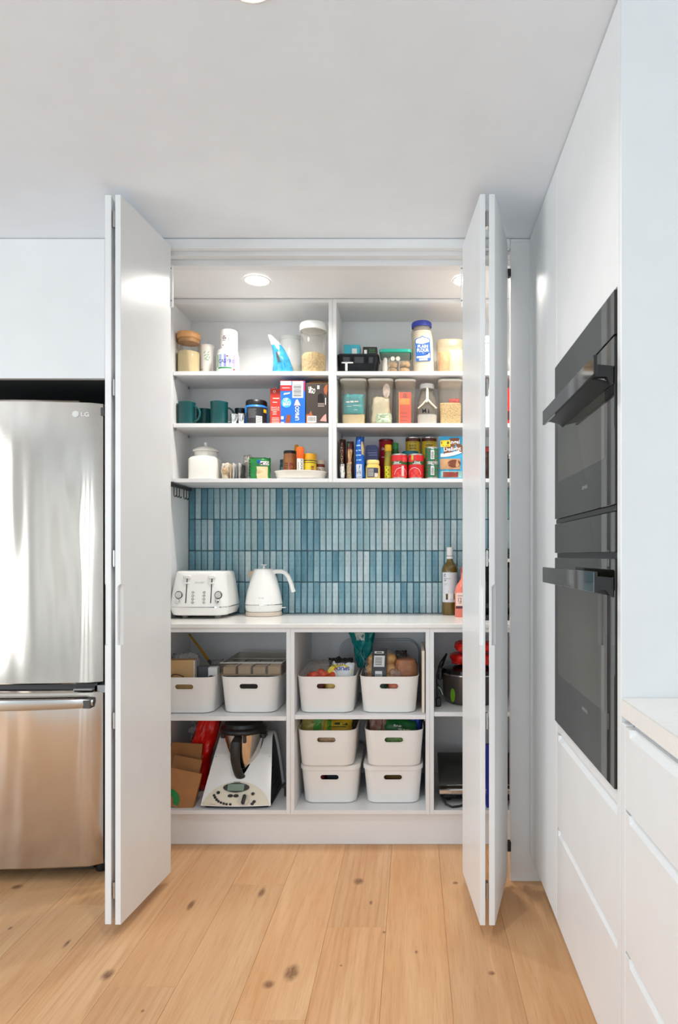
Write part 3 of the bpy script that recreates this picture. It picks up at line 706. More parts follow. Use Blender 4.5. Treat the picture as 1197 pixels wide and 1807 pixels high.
f = flat(-.0504)
MB().poly([(-.030, .134), (0, .130), (.030, .138), (.030, .148), (.021, .155), (.010, .157), (0, .163), (-.010, .157), (-.021, .155), (-.030, .148)], f).poly([(-.030, .074), (.012, .076), (.024, .086), (.030, .086), (.030, .066), (-.030, .066)], f).rect(-.019, .055, .019, .063, f).build('label_white', inkw, t)
MB().text('PLAIN', 0, .119, .046, .0145, f, bold=.04).text('FLOUR', 0, .1015, .054, .0155, f, bold=.04).rect(-.003, .088, .003, .090, f).build('lettering', inkw, t)
MB().disc(.018, .084, .006, flat(-.0507), 14, .0045).build('seal', navy, t)
t.rotation_euler = (0, -math.radians(2.6), 0); t.location.z += .0022; t.location.x += .004

t = thing('food_container', 'cloudy peach container holding an orange packet behind the right door', 'container', (.172, 3.09, S1))
R = [rr(.112, .12, .03, 6, 0, 0, 0), rr(.118, .128, .032, 6, 0, 0, .006), rr(.126, .134, .034, 6, 0, 0, .148), rr(.120, .128, .034, 6, 0, 0, .156), rr(.104, .112, .03, 6, 0, 0, .160)]
MB().loft(R).build('body', clear('peach_plastic', (246, 238, 222), .22, (240, 222, 190), gloss=.5, rough=.15), t)
b = bag(.05, .105, .05, 31, .006).build('orange_packet', M('peach_orange', (240, 150, 84), .45, var=.15, vs=30), t); b.location = (-.026, -.02, .005)
b = bag(.062, .112, .05, 35, .006).build('white_packet', M('white_rose_pack', (242, 226, 210), .45, var=.12, vs=40), t); b.location = (.026, -.03, .005)

# ------------------------------------------------------------------ middle shelf, left
mugm = M('deep_teal_enamel', (10, 82, 84), .3, spec=.5)
def mug(loc, r, h, label, ha, grp='teal enamel mugs'):
    t = thing('mug', label, 'mug', loc)
    MB().lathe([(r*.90, 0), (r*.96, .003), (r, h-.004), (r*1.035, h-.002), (r*1.03, h), (r*.97, h-.001), (r*.93, .005), (.001, .004)], cap1=False, n=36).build('cup', mugm, t)
    pts = []
    for k in range(11):
        a = -PI/2+PI*k/10; pts.append(((r*.97+.030*math.cos(a))*math.cos(ha), (r*.97+.030*math.cos(a))*math.sin(ha), h*.50+.034*math.sin(a)))
    MB().tube(pts, .0045, 8).build('handle', mugm, t)
    return t
mug((-1.0425, 3.056, S2), .0385, .106, 'teal enamel mug nearest the left side of the middle shelf', -.25)
mug((-.998, 3.176, S2), .039, .100, 'teal enamel mug standing half hidden behind two others', .6)
mug((-.896, 3.066, S2), .0395, .110, 'teal enamel mug between the hidden mug and the steel cups', .5)
for i, (x, y, lab) in enumerate(((-.823, 3.052, 'shiny steel measuring cup beside the right teal mug'), (-.787, 3.046, 'shiny steel measuring cup beside the blue drink powder tub'))):
    t = thing('measuring_cup', lab, 'cup', (x, y, S2))
    MB().lathe([(.010, 0), (.0145, .006), (.0165, .048), (.0175, .049), (.0175, .052), (.0155, .050), (.013, .008), (.001, .006)], cap1=False, n=24).build('cup', chrome, t)
    MB().tube([(.0165, -.003, .048), (.024, -.012, .054), (.022, -.018, .046), (.018, -.020, .02)], [.002, .003, .003, .0022], 6).build('handle', black if i else chrome, t)
t = thing('tumbler', 'dark open cup behind the steel measuring cups', 'cup', (-.815, 3.136, S2))
MB().lathe([(.022, 0), (.024, .003), (.0275, .092), (.0285, .095), (.026, .094), (.022, .006), (.001, .005)], cap1=False, n=28).build('cup', M('dark_teal_cup', (26, 44, 50), .35), t)

t = thing('powder_tub', 'blue tub with a black lid and black label on the middle shelf', 'tub', (-.729, 3.088, S2), .16)
MB().lathe([(.050, 0), (.0535, .004), (.0535, .088), (.050, .094), (.046, .096), (.046, .1)], n=40).build('tub', M('bright_blue_plastic', (40, 120, 200), .3), t)
MB().lathe([(.0470, .0955), (.0490, .096), (.0495, .1), (.0490, .116), (.046, .1195), (.001, .120)], cap0=False, n=40).build('lid', black, t)
f = cylf(.0538); MB().rect(-.047, .004, .060, .084, f, 28).build('label', M('charcoal_label', (38, 38, 42), .4), t)
f = cylf(.0542); g = MB()
for k in range(9): g.rect(-.036, .034+k*.0048, -.002+(k % 3)*.003, .0358+k*.0048, f, 6)
g.build('small_print', M('dim_print', (120, 120, 124), .5), t)
MB().rect(.002, .004, .030, .042, f, 6).build('white_panel', inkw, t)
g = MB(); f3 = cylf(.0545)
for k in range(10): g.rect(.004, .007+k*.0034, .028, .0084+k*.0034, f3, 4)
g.build('panel_print', inkb, t)
MB().rect(.038, .060, .058, .076, f, 6).build('yellow_flash', yellow, t)

t = thing('drink_carton', 'red long life carton with a grey cap on the middle shelf', 'carton', (-.630, 3.08, S2))
MB().bbox(-.0255, -.035, 0, .0255, .035, .170, .001).build('carton', M('carton_red', (200, 48, 34), .4, var=.05), t)
MB().lathe([(.011, 0), (.011, .008), (.009, .011), (.001, .011)], 0, -.012, 20, z=.170).build('cap', grey, t)
f = flat(-.0356); g = MB().ring(-.006, .155, .0035, .006, f, 18)
for z, w in ((.122, .030), (.104, .020), (.060, .018), (.050, .018)): g.rect(-.014, z, -.014+w, z+.004, f)
g.text('BLACK &', -.002, .082, .036, .008, f, bold=.01).text('BARISTA', -.002, .071, .036, .008, f, bold=.01)
for k in range(4): g.rect(-.018, .012+k*.007, .016, .0145+k*.007, f)
g.build('white_print', M('pink_white_ink', (240, 204, 190), .5), t)

# blue and red breakfast drink pack: two printed faces
bl = M('pack_blue', (26, 104, 200), .35)
t = thing('drink_multipack', 'blue and red breakfast drink pack with a barcode on its front', 'box', (-.5455, 3.105, S2))
MB().bbox(-.0565, -.095, 0, .0565, .095, .196, .0012).build('box', bl, t)
f = flat(-.0956)
MB().rect(-.056, .150, -.004, .176, f).rect(-.056, .1935, .056, .196, f).rect(.050, .150, .056, .19, f).build('red_band', red, t)
MB().rect(-.056, .176, -.007, .1935, f).rect(-.002, .118, .047, .1935, f).build('white_panel', inkw, t)
f = flat(-.0959); g = MB()
for k in range(9): g.rect(.003, .126+k*.0062, .039, .126+k*.0062+(.0028 if k % 3 else .004), f)
g.build('barcode', inkb, t)
MB().rect(-.048, .162, -.014, .1645, f).build('red_line', inkw, t)
MB().poly([(-.042, .132), (-.014, .137), (-.012, .143), (-.040, .139)], f).build('flash', M('flash_cream', (240, 214, 196), .4), t)
MB().disc(-.029, .096, .023, f, 24).build('halo', M('halo_cyan', (70, 172, 226), .4), t)
f = flat(-.0962)
MB().text('UP', -.031, .110, .020, .014, f, .12, .05).text('&GO', -.028, .092, .033, .018, f, .12, .05).text('UP&GO', .020, .048, .064, .018, f, PI/2, .03).build('lettering', inkw, t)
MB().poly([(.006, .083), (.036, .083), (.022, .112), (.014, .108)], f).build('star_badge', M('badge_pink', (244, 190, 188), .4), t)
MB().poly([(-.034, .004), (-.012, .004), (-.009, .038), (-.016, .042), (-.026, .040), (-.031, .024)], f).build('splash', M('choc_splash', (150, 70, 34), .4), t)
MB().rect(-.053, .020, -.042, .034, f).rect(-.054, .004, -.04, .008, f).build('small_panel', inkw, t)

t = thing('drink_multipack', 'dark brown open drink box with torn top flaps beside the post', 'box', (-.4365, 3.08, S2))
MB().bbox(-.0495, -.070, 0, .0495, .07, .183, .0012).build('box', M('box_umber', (62, 50, 44), .5, var=.06), t)
kraft = M('raw_card', (150, 112, 78), .8)
MB().add([(-.0495, -.07, .183), (.0495, -.07, .183), (.046, -.020, .208), (-.02, -.022, .2085), (-.044, -.045, .194)], [(0, 1, 2, 3, 4)]).build('flap', kraft, t)
MB().add([(-.0495, .069, .183), (.0495, .069, .183), (.044, .03, .209), (-.044, .03, .207)], [(0, 1, 2, 3)]).build('flap', kraft, t)
f = flat(-.0706)
arch = [(.004, .096), (.032, .096)]+[(.018+.014*math.cos(a), .124+.014*math.sin(a)) for a in [PI*k/10 for k in range(11)]]
MB().poly(arch, f).build('hand_hole', M('hole_black', (14, 8, 8), .8), t)
MB().text('UP', -.031, .160, .014, .018, f, .1, .05).text('&GO', -.022, .150, .028, .024, f, -.2, .05).rect(.002, .158, .012, .174, f).rect(.038, .086, .0415, .118, f).build('lettering', inkw, t)
MB().poly([(-.049, .002), (-.010, .002), (-.006, .034), (-.020, .040), (-.027, .060), (-.034, .046), (-.049, .042)], f).poly([(.034, .140), (.044, .130), (.049, .150), (.049, .180), (.040, .176), (.031, .158)], f).build('splash', M('caramel_splash', (172, 94, 52), .4), t)
f = flat(-.0709)
MB().rect(-.043, .006, -.002, .036, f).build('barcode_panel', inkw, t)
MB().poly([(.014, .014), (.044, .010), (.042, .046), (.030, .036)], f).build('badge', M('badge_rose', (236, 164, 156), .4), t)
g = MB()
for k in range(3): g.rect(.005, .078+k*.006, .034, .081+k*.006, f)
g.build('small_print', M('beige_ink', (176, 160, 150), .5), t)
g = MB(); f = flat(-.0712)
for k in range(11): g.rect(-.038+k*.003, .012, -.038+k*.003+(.0012 if k % 2 else .0018), .032, f)
g.build('barcode', inkb, t)

# ------------------------------------------------------------------ middle shelf, right
def tall_box(name, label, x0, x1, h, y=3.012, d=.17, k=.90, lid=.012, tint=None, z=S2):
    w = x1-x0
    t = thing(name, label, 'container', ((x0+x1)/2, y+d/2, z))
    tapered(w*.955, d*.96, h-lid+.003, k, .018, tint or clear_pl, 'body', t)
    MB().loft([rr(w*.95, d*.955, .018, 5, 0, 0, h-lid), rr(w, d, .02, 5, 0, 0, h-lid+.001), rr(w, d, .02, 5, 0, 0, h-.003), rr(w-.008, d-.008, .018, 5, 0, 0, h)]).build('lid', M('clear_lid_rim', (226, 220, 208), .3), t)
    return t
t = tall_box('dry_food_container', 'clear tall container with a turquoise packet inside, next to the post', -.334, -.2115, .209)
MB().loft([rr(.098, .13, .015, 4, 0, 0, .004), rr(.101, .135, .015, 4, 0, 0, .045), rr(.099, .12, .015, 4, 0, 0, .05)]).build('cream_powder', powder, t)
BG = (.098, .10, .06, 41, .006)
b = bag(*BG).build('turquoise_packet', M('aqua_packet', (52, 168, 178), .35, var=.12, vs=20), t); b.location = (0, -.045, .0455)
fn = bagfront(*BG)
g = MB().rect(-.034, .054, -.016, .060, fn, 4).rect(-.013, .054, .004, .062, fn, 4).rect(.007, .056, .026, .062, fn, 4).rect(.0, .040, .026, .042, fn, 4).rect(-.03, .036, -.006, .038, fn, 4).rect(.004, .020, .02, .022, fn, 3)
g.build('lettering', inkw, b)
t = tall_box('dry_food_container', 'clear tall container with a cream flour bag twisted shut inside', -.2065, -.0885, .209)
BG = (.098, .135, .09, 43, .008)
b = bag(*BG, top=.82).build('flour_bag', M('cream_bag', (228, 218, 190), .5, var=.08, vs=18), t); b.location = (.0, -.020, .004)
b = bag(.075, .05, .05, 44, .008).build('green_fold', M('mint_fold', (196, 214, 186), .45, var=.1), t); b.location = (.012, -.052, .006)
MB().lathe([(.0, -.002), (.017, 0), (.022, .003), (.019, .007), (.001, .009)], cap0=False, n=20).xf(Matrix.Translation((.026, -.055, .158)) @ Matrix.Rotation(PI/2, 4, 'X') @ Matrix.Diagonal((.8, 1.5, 1, 1))).build('label_tag', M('white_red_tag', (234, 214, 206), .4, var=.2, vs=50), t)
t = tall_box('dry_food_container', 'narrow clear container with a red and orange packet inside', -.0830, .0135, .207, d=.17)
b = MB().bbox(-.030, -.066, .004, .027, .03, .150, .003).build('red_packet', M('coral_packet', (228, 84, 62), .4, var=.04), t)
f = flat(-.0664); MB().rect(-.024, .092, .021, .120, f).rect(-.030, .004, -.026, .15, f).build('orange_panel', M('apricot_print', (240, 156, 60), .4), b)
g = MB().ring(-.002, .134, .004, .008, f, 16).rect(-.012, .123, .010, .125, f)
for k in range(3): g.rect(-.022, .018+k*.017, .010, .021+k*.017, f)
g.build('print', M('rust_print', (166, 60, 44), .4), b)

t = thing('handled_jug_jar', 'clear jug jar with white lid and white sugar in the bottom', 'jar', (.0655, 3.068, S2))
jm = clear('jug_plastic', (238, 234, 228), .10, (232, 226, 216), gloss=.5)
MB().loft([rr(.088, .088, .026, 6, 0, 0, 0), rr(.095, .095, .030, 6, 0, 0, .006), rr(.095, .095, .030, 6, 0, 0, .078), rr(.088, .088, .030, 6, 0, 0, .108), rr(.068, .068, .030, 6, 0, 0, .145), rr(.058, .058, .0285, 6, 0, 0, .165), rr(.058, .058, .0285, 6, 0, 0, .172)], cap1=False).build('jar', jm, t)
MB().loft([rr(.088, .088, .026, 5, 0, 0, .003), rr(.090, .090, .028, 5, 0, 0, .046), rr(.08, .08, .02, 5, 0, 0, .048)]).build('sugar', M('white_sugar', (236, 234, 232), .9), t)
MB().lathe([(.0300, .170), (.033, .171), (.0335, .174), (.0335, .188), (.031, .192), (.001, .1925)], cap0=False, n=40).build('lid', M('white_screw_lid', (226, 226, 226), .4), t)
hm = M('handle_cream', (226, 212, 186), .35)
MB().tube([(0, -.034, .168), (0, -.038, .145), (0, -.046, .115), (-.006, -.050, .10)], [.006, .006, .007, .006], 8).build('handle', hm, t)
for s in (-1, 1): MB().tube([(0, -.046, .115), (s*.022, -.0495, .090), (s*.042, -.0485, .072)], [.005, .004, .0035], 6).build('handle_rib', hm, t)
MB().text('M', -.014, .062, .018, .020, flat(-.0482), .1, .03).text('i', .006, .060, .006, .018, flat(-.0482), 0, .03).build('lettering', inkb, t)

t = tall_box('dry_food_container', 'clear tall container half full of golden grain beside the jug jar', .1165, .228, .207, d=.17)
MB().loft([rr(.093, .135, .015, 4, 0, 0, .004), rr(.098, .142, .015, 4, 0, 0, .096), rr(.094, .12, .015, 4, 0, 0, .102)]).build('grain', M('golden_grain', (226, 194, 140), .9, var=.22, vs=160, bump=1, bs=160), t)
b = bag(.05, .026, .04, 47, .005).build('red_scoop_bag', M('scarlet_film', (196, 60, 56), .35, var=.2), t); b.location = (.018, -.04, .098)

# ------------------------------------------------------------------ low shelf, left
cer = M('white_glazed_ceramic', (234, 232, 226), .2, spec=.5)
t = thing('ceramic_canister', 'square white ceramic canister with a domed lid on the low shelf', 'canister', (-.9655, 3.09, S3))
MB().loft([rr(.122, .122, .020, 5, 0, 0, 0), rr(.132, .132, .024, 5, 0, 0, .004), rr(.134, .134, .026, 5, 0, 0, .094), rr(.122, .122, .034, 5, 0, 0, .105), rr(.104, .104, .0515, 5, 0, 0, .110), rr(.102, .102, .0505, 5, 0, 0, .132)]).build('body', cer, t)
MB().lathe([(.051, .1325), (.058, .134), (.0595, .138), (.056, .143), (.040, .152), (.018, .158), (.007, .160), (.006, .163), (.0085, .168), (.0085, .173), (.005, .178), (.001, .179)], cap0=False, n=40).build('lid', cer, t)
t = thing('sachet', 'crumpled cream sachet right beside the white ceramic canister', 'packet', (-.8615, 3.05, S3))
bag(.036, .076, .05, 51, .008).build('pouch', M('cream_pouch', (218, 208, 190), .45, var=.14, vs=24), t)
bag(.020, .03, .02, 52, .003).xf(Matrix.Translation((.002, -.024, .02))).build('tan_window', M('tan_pouch', (190, 160, 116), .5), t)
sach = [((206, 186, 160), .070, 'tan sachet standing beside the cream sachet'), ((230, 230, 228), .073, 'white sachet standing next to the tan sachet'), ((150, 150, 152), .071, 'silver grey sachet standing in the row of sachets'),
        ((226, 224, 220), .074, 'white sachet standing next to the dark sachet'), ((52, 48, 46), .068, 'dark sachet standing beside the green malt drink bag')]
for i, (c, h, lab) in enumerate(sach):
    b = bag(.09, h, .010, 60+i, .002, nu=8, nv=8).xf(Matrix.Rotation(PI/2, 4, 'Z'))
    t = thing('sachet', lab, 'packet', (-.833+i*.0135, 3.06, S3)); b.build('pouch', M('sachet_%d' % i, c, .4, var=.08, vs=30), t)
t = thing('malt_drink_bag', 'green malt drink bag with a cream glass print on the low shelf', 'bag', (-.718, 3.065, S3))
BG = (.118, .104, .05, 71, .005)
bag(*BG).build('bag', M('malt_green', (24, 128, 52), .35, var=.1, vs=10), t); fn = bagfront(*BG)
patch(MB(), -.058, .004, -.034, .104, fn, 4, 12).build('silver_side', M('silver_side', (150, 152, 150), .35, metal=.3, var=.2, vs=30), t)
bag(.036, .042, .03, 73, .006).xf(Matrix.Translation((-.046, -.006, .072))).build('folded_corner', M('fold_silver', (176, 172, 162), .35, metal=.2, var=.3, vs=40), t)
patch(MB(), .002, .002, .050, .060, fn, 6, 8).build('cream_print', M('malt_cream', (228, 200, 158), .45, var=.12, vs=24), t)
fn2 = bagfront(*BG, lift=.0018)
patch(MB(), .004, .074, .018, .090, fn2).build('blue_swirl', blue, t)
MB().text('MILO', .036, .074, .034, .013, fn2, .05, .06).build('lettering', inkb, t)
fn3 = bagfront(*BG, lift=.0016); patch(MB(), .018, .066, .054, .084, fn3).build('white_flash', inkw, t)
g = MB()
for k in range(6): g.rect(-.034, .012+k*.014, -.029, .020+k*.014, fn2)
g.build('side_print', inkb, t)

t = thing('oval_dish', 'low white dish carrying jars at the right of the low shelf', 'dish', (-.5235, 3.112, S3))
R = [rr(.190, .150, .06, 7, 0, 0, 0), rr(.222, .182, .075, 7, 0, 0, .006), rr(.236, .198, .082, 7, 0, 0, .032), rr(.246, .208, .086, 7, 0, 0, .037), rr(.246, .208, .086, 7, 0, 0, .040), rr(.234, .196, .082, 7, 0, 0, .038), rr(.218, .178, .073, 7, 0, 0, .010), rr(.19, .15, .06, 7, 0, 0, .007)]
MB().loft(R).build('dish', M('white_dish', (232, 226, 216), .3), t)
DZ = S3+.0075
def jar(name, label, x, y, z, r, h, bm, lm, lidh=.018, cat='jar', neck=.9, fill=None):
    t = thing(name, label, cat, (x, y, z))
    MB().lathe([(r*.92, 0), (r, .004), (r, h*.68), (r*neck, h-lidh-.003), (r*neck, h-lidh+.002)], n=30).build('jar', bm, t)
    MB().lathe([(r*neck*.98, h-lidh), (r*neck*1.04, h-lidh+.001), (r*neck*1.04, h-.003), (r*neck*.98, h), (.001, h)], cap0=False, n=30).build('lid', lm, t)
    return t
t = jar('peanut_butter_jar', 'brown peanut butter jar with a black lid in the white dish', -.571, 3.078, DZ, .0315, .128, M('peanut_brown', (172, 112, 62), .25, var=.14, vs=30), black, .014)
f = cylf(.0318); MB().rect(-.03, .018, .036, .076, f, 16).build('label', M('kraft_label', (158, 98, 54), .5, var=.1), t)
f = cylf(.0321); MB().text('Pi', .014, .060, .020, .018, f, 0, .04).text('cs', .016, .040, .020, .014, f, 0, .04).build('lettering', M('dark_red_print', (132, 30, 36), .4), t)
g = MB()
for k in range(5): g.rect(-.026, .024+k*.010, -.004, .030+k*.010, f, 4)
g.build('small_print', M('umber_ink', (96, 52, 34), .5), t)
t = jar('spice_jar', 'small dark teal jar behind the peanut butter jar', -.612, 3.135, DZ, .018, .096, M('dark_teal_glass', (30, 86, 92), .2), M('teal_lid', (26, 66, 74), .4), .014)
MB().rect(-.012, .020, .012, .060, cylf(.0184), 8).build('label', M('teal_label', (120, 150, 150), .5), t)
t = thing('tablet_tube', 'white effervescent tablet tube with an orange cap in the white dish', 'tube', (-.516, 3.034, DZ))
MB().lathe([(.0150, 0), (.0155, .002), (.0155, .098)], n=26).build('tube', M('tube_white', (240, 238, 232), .35), t)
MB().lathe([(.0157, .086), (.0168, .098), (.0172, .099), (.0172, .130), (.0165, .137), (.012, .140), (.001, .140)], cap0=False, n=26).build('cap', M('orange_cap', (242, 104, 24), .35), t)
MB().text('BEROCCA', .010, .058, .088, .011, cylf(.0158), PI/2, .03).rect(-.007, .03, -.005, .07, cylf(.0158)).build('lettering', inkb, t)
t = thing('sauce_bottle', 'thin mustard yellow bottle tip rising behind the tablet tube', 'bottle', (-.553, 3.150, DZ))
MB().lathe([(.020, 0), (.021, .004), (.021, .10), (.012, .128), (.0115, .150), (.009, .168), (.001, .172)], n=24).build('bottle', M('amber_mustard', (216, 148, 24), .35), t)
MB().rect(-.014, .03, .014, .08, cylf(.0214), 8).build('label', inkw, t)
t = jar('spread_jar', 'yellow spread jar with a yellow lid in the white dish', -.4785, 3.068, DZ, .0315, .112, M('spread_yellow', (238, 206, 44), .35, var=.05), M('golden_lid', (232, 170, 34), .35), .026, neck=.98)
MB().lathe([(.0312, .077), (.0318, .078), (.0318, .081), (.0312, .082)], n=30, cap0=False, cap1=False).lathe([(.0312, .068), (.0318, .069), (.0318, .071), (.0312, .072)], n=30, cap0=False, cap1=False).build('dark_ring', M('dark_brown_ring', (70, 40, 24), .4), t)
g = MB(); f = cylf(.0319)
for k in range(4): g.rect(.012, .010+k*.012, .026, .018+k*.012, f, 3)
g.rect(-.022, .014, .002, .018, f, 4).build('print', M('red_brown_ink', (150, 74, 30), .5), t)
t = jar('sauce_jar', 'small white jar with a brown lid at the right end of the white dish', -.4400, 3.128, DZ, .0235, .092, M('white_jar', (228, 220, 208), .35), M('cream_lid', (226, 208, 186), .4), .016, neck=.98)
MB().lathe([(.0232, .058), (.0238, .059), (.0238, .072), (.0232, .073)], n=30, cap0=False, cap1=False).build('brown_band', M('band_brown', (134, 62, 44), .4), t)
MB().disc(-.004, .042, .010, cylf(.0239), 16, .008).build('red_mark', M('cherry', (186, 34, 50), .4), t)

# ------------------------------------------------------------------ low shelf, right: packets, bottles and tins
def pouch(name, label, cat, x, y, w, h, d, seed, mat, top=1., bot=1., z=S3, crease=.006, lean=0, bend=0):
    t = thing(name, label, cat, (x, y, z))
    bag(w, h, d, seed, crease, top=top, bot=bot, lean=lean, bend=bend).build('pouch', mat, t)
    return t, bagfront(w, h, d, seed, crease, lean, bend, top, bot)
t, fn = pouch('baking_packet', 'narrow dark brown packet with upright lettering next to the post', 'packet', -.3235, 3.055, .028, .186, .085, 81, M('cocoa_brown', (62, 30, 26), .4, var=.14), top=.9)
MB().text('HONEY', .0, .110, .075, .012, fn, PI/2, .03).build('lettering', M('tan_ink', (206, 170, 130), .5), t)
patch(MB(), -.008, .006, .011, .068, fn, 4, 8).build('white_panel', inkw, t)
t, fn = pouch('baking_packet', 'brown packet with a kraft shape beside the narrow dark packet', 'packet', -.2895, 3.055, .034, .176, .08, 84, M('russet_brown', (92, 42, 34), .4, var=.14), top=.85)
patch(MB(), -.006, .070, .012, .135, fn, 4, 8).build('kraft_shape', M('kraft_tan', (196, 150, 96), .5), t)
patch(MB(), -.015, .004, .008, .072, fn, 4, 8).build('window', M('muesli_window', (176, 156, 122), .5, var=.4, vs=120), t)
patch(MB(), -.012, .150, -.004, .164, fn, 2, 3).build('green_tab', green, t)
patch(MB(), .004, .012, .012, .024, fn, 2, 2).build('leaf_mark', green, t)
t, fn = pouch('baking_packet', 'tall bright blue packet with a white panel on the low shelf', 'packet', -.2435, 3.052, .050, .198, .085, 86, M('packet_blue', (22, 98, 196), .3, var=.12), top=.72)
patch(MB(), -.014, .004, .012, .066, fn, 5, 8).build('white_panel', M('pale_panel', (206, 212, 222), .4), t)
patch(MB(), .010, .11, .021, .17, fn, 3, 6).build('cream_stripe', M('tan_stripe', (196, 172, 134), .45), t)
g = MB()
for k in range(4): g.rect(-.014, .082+k*.022, .008, .088+k*.022, fn, 4)
g.build('pale_print', M('sky_ink', (150, 196, 236), .5), t)
g = MB(); fn2 = lambda u, v: tuple(Vector(fn(u, v))-Vector((0, .0006, 0)))
for k in range(7): g.rect(-.011+k*.003, .010, -.0096+k*.003, .030, fn2)
g.build('barcode', inkb, t)
t = thing('carton', 'navy blue carton with a sloping top behind the mustard jar', 'box', (-.1925, 3.118, S3))
MB().prism([(-.029, 0), (.029, 0), (.029, .160), (.020, .166), (-.022, .166), (-.029, .158)], 'y', -.028, .028).build('box', M('carton_navy', (40, 56, 112), .4, var=.08), t)
f = flat(-.0286); MB().rect(-.018, .128, .024, .131, f).rect(-.014, .118, .026, .121, f).rect(-.026, .142, .026, .1425, f).build('print', M('slate_ink', (130, 146, 190), .5), t)
t = jar('mustard_jar', 'glass mustard jar with a dark label in front of the navy carton', -.1845, 3.043, S3, .0335, .087, M('mustard_yellow', (226, 196, 104), .25, var=.08, vs=30), M('lid_gold', (228, 204, 128), .3), .018, neck=.86)
f = cylf(.0338); MB().rect(-.026, .006, .030, .050, f, 18).build('label', M('mustard_label', (54, 58, 86), .4), t)
f = cylf(.0342); g = MB()
for k in range(6): g.rect(-.022, .012+k*.006, .006, .0145+k*.006, f, 5)
g.rect(.010, .008, .028, .026, f, 5).build('small_print', M('label_cream', (214, 206, 190), .5), t)

redcan = M('can_red', (206, 30, 38), .3)
rim = M('tin_rim', (186, 184, 178), .3, metal=.9)
def tin(label, x, y, z, r, h, paper, group=None, name='tin_can'):
    t = thing(name, label, 'tin', (x, y, z), group=group)
    MB().lathe([(r*.97, 0), (r, .001), (r, .004), (r*.975, .006), (r*.975, h-.006), (r, h-.004), (r, h-.001), (r*.97, h), (r*.95, h-.002), (.001, h-.002)], n=36).build('can', rim, t)
    MB().lathe([(r*.982, .0065), (r*.982, h-.0065)], n=36, cap0=False, cap1=False).build('paper_label', paper, t)
    return t
t = thing('snack_tube', 'tall dark red tube tin behind the yellow capped oil bottle', 'tin', (-.129, 3.192, S3))
MB().lathe([(.033, 0), (.0345, .002), (.0345, .204), (.0335, .206), (.001, .206)], n=32).build('tube', M('tube_red', (172, 28, 40), .3), t)
MB().lathe([(.0348, .196), (.0355, .197), (.0355, .206), (.033, .2085), (.001, .209)], n=32, cap0=False).build('lid', M('maroon_lid', (110, 24, 34), .35), t)
f = cylf(.0348); MB().text('Diced', -.006, .160, .030, .012, f, 0, .04).rect(-.022, .118, .012, .122, f, 4).build('lettering', inkw, t)
MB().disc(.004, .07, .018, f, 20, .03).build('dark_mark', M('crimson_dark', (110, 16, 26), .4), t)
t = thing('oil_bottle', 'slim oil bottle with a bright yellow cap between the tins', 'bottle', (-.1140, 3.062, S3))
MB().lathe([(.0165, 0), (.0185, .004), (.0185, .090), (.0165, .115), (.0145, .132), (.0145, .138)], n=26).build('bottle', M('olive_oil_plastic', (150, 142, 44), .2), t)
MB().lathe([(.0155, .132), (.0162, .133), (.0162, .158), (.0145, .162), (.001, .162)], n=26, cap0=False).build('cap', M('cap_yellow', (242, 190, 26), .35), t)
f = cylf(.0188); MB().rect(-.018, .008, .014, .062, f, 10).build('label', M('lime_label', (206, 206, 40), .4), t)
g = MB(); f = cylf(.0191)
for k in range(5): g.disc(-.008+(k % 2)*.009, .014+k*.010, .003, f, 8)
g.build('dark_spots', M('olive_dark', (60, 66, 26), .5), t)
t = thing('oil_bottle', 'green bottle with a green cap behind the left red tomato can', 'bottle', (-.0825, 3.128, S3))
MB().lathe([(.020, 0), (.022, .004), (.022, .11), (.018, .130), (.013, .148), (.013, .156)], n=26).build('bottle', M('bottle_green', (18, 92, 46), .18), t)
MB().lathe([(.0138, .152), (.0142, .153), (.0142, .178), (.013, .181), (.001, .181)], n=26, cap0=False).build('cap', M('cap_green', (36, 140, 60), .35), t)
MB().rect(-.014, .04, .014, .09, cylf(.0223), 8).build('label', M('pale_label', (206, 212, 190), .5), t)

def tomato_can(x, side, label):
    t = tin(label, x, 3.036, S3, .0365, .113, redcan, 'red tomato cans on the low shelf')
    R_ = .0365*.986
    f = cylf(R_)
    MB().rect(-.055, .064, .055, .080, f, 30).build('green_band', M('tomato_leaf_band', (44, 84, 40), .4), t)
    f = cylf(R_+.0003)
    MB().text('Diced', -.010*side-.004, .074, .026, .009, f, 0, .04).rect(-.024-.008*side, .066, .016-.008*side, .068, f, 6).ring(.008*side, .018, .030, .0315, f, 26, 0, PI).build('lettering', inkw, t)
    g = MB()
    for a, b, q in ((-.006, .010, .009), (.008, .022, .008), (.020, .011, .008), (-.014, .024, .006), (.004, .034, .008), (.016, .030, .006)): g.disc(a+.006*side, b, q, f, 12)
    g.build('tomato_print', M('tomato_print', (226, 66, 46), .35), t)
    g = MB()
    for a, b, q in ((.024, .090, .009), (.034, .084, .008), (.020, .080, .006)): g.disc(a*side, b, q, f, 14)
    g.build('cherry_print', M('cherry_print', (220, 60, 66), .3), t)
    if side > 0: MB().rect(.010, .010, .022, .058, cylf(R_+.0006), 4).build('white_panel', M('pink_panel', (240, 196, 196), .4), t)
    else: MB().rect(-.022, .084, -.012, .106, cylf(R_+.0006), 4).build('lime_tab', M('lime_tab', (170, 190, 60), .4), t)
tomato_can(-.0615, 1, 'red tomato can with a pale panel, next to the slim oil bottle')
tomato_can(.0140, -1, 'red tomato can with a lime tab at the top, next to the green tins')

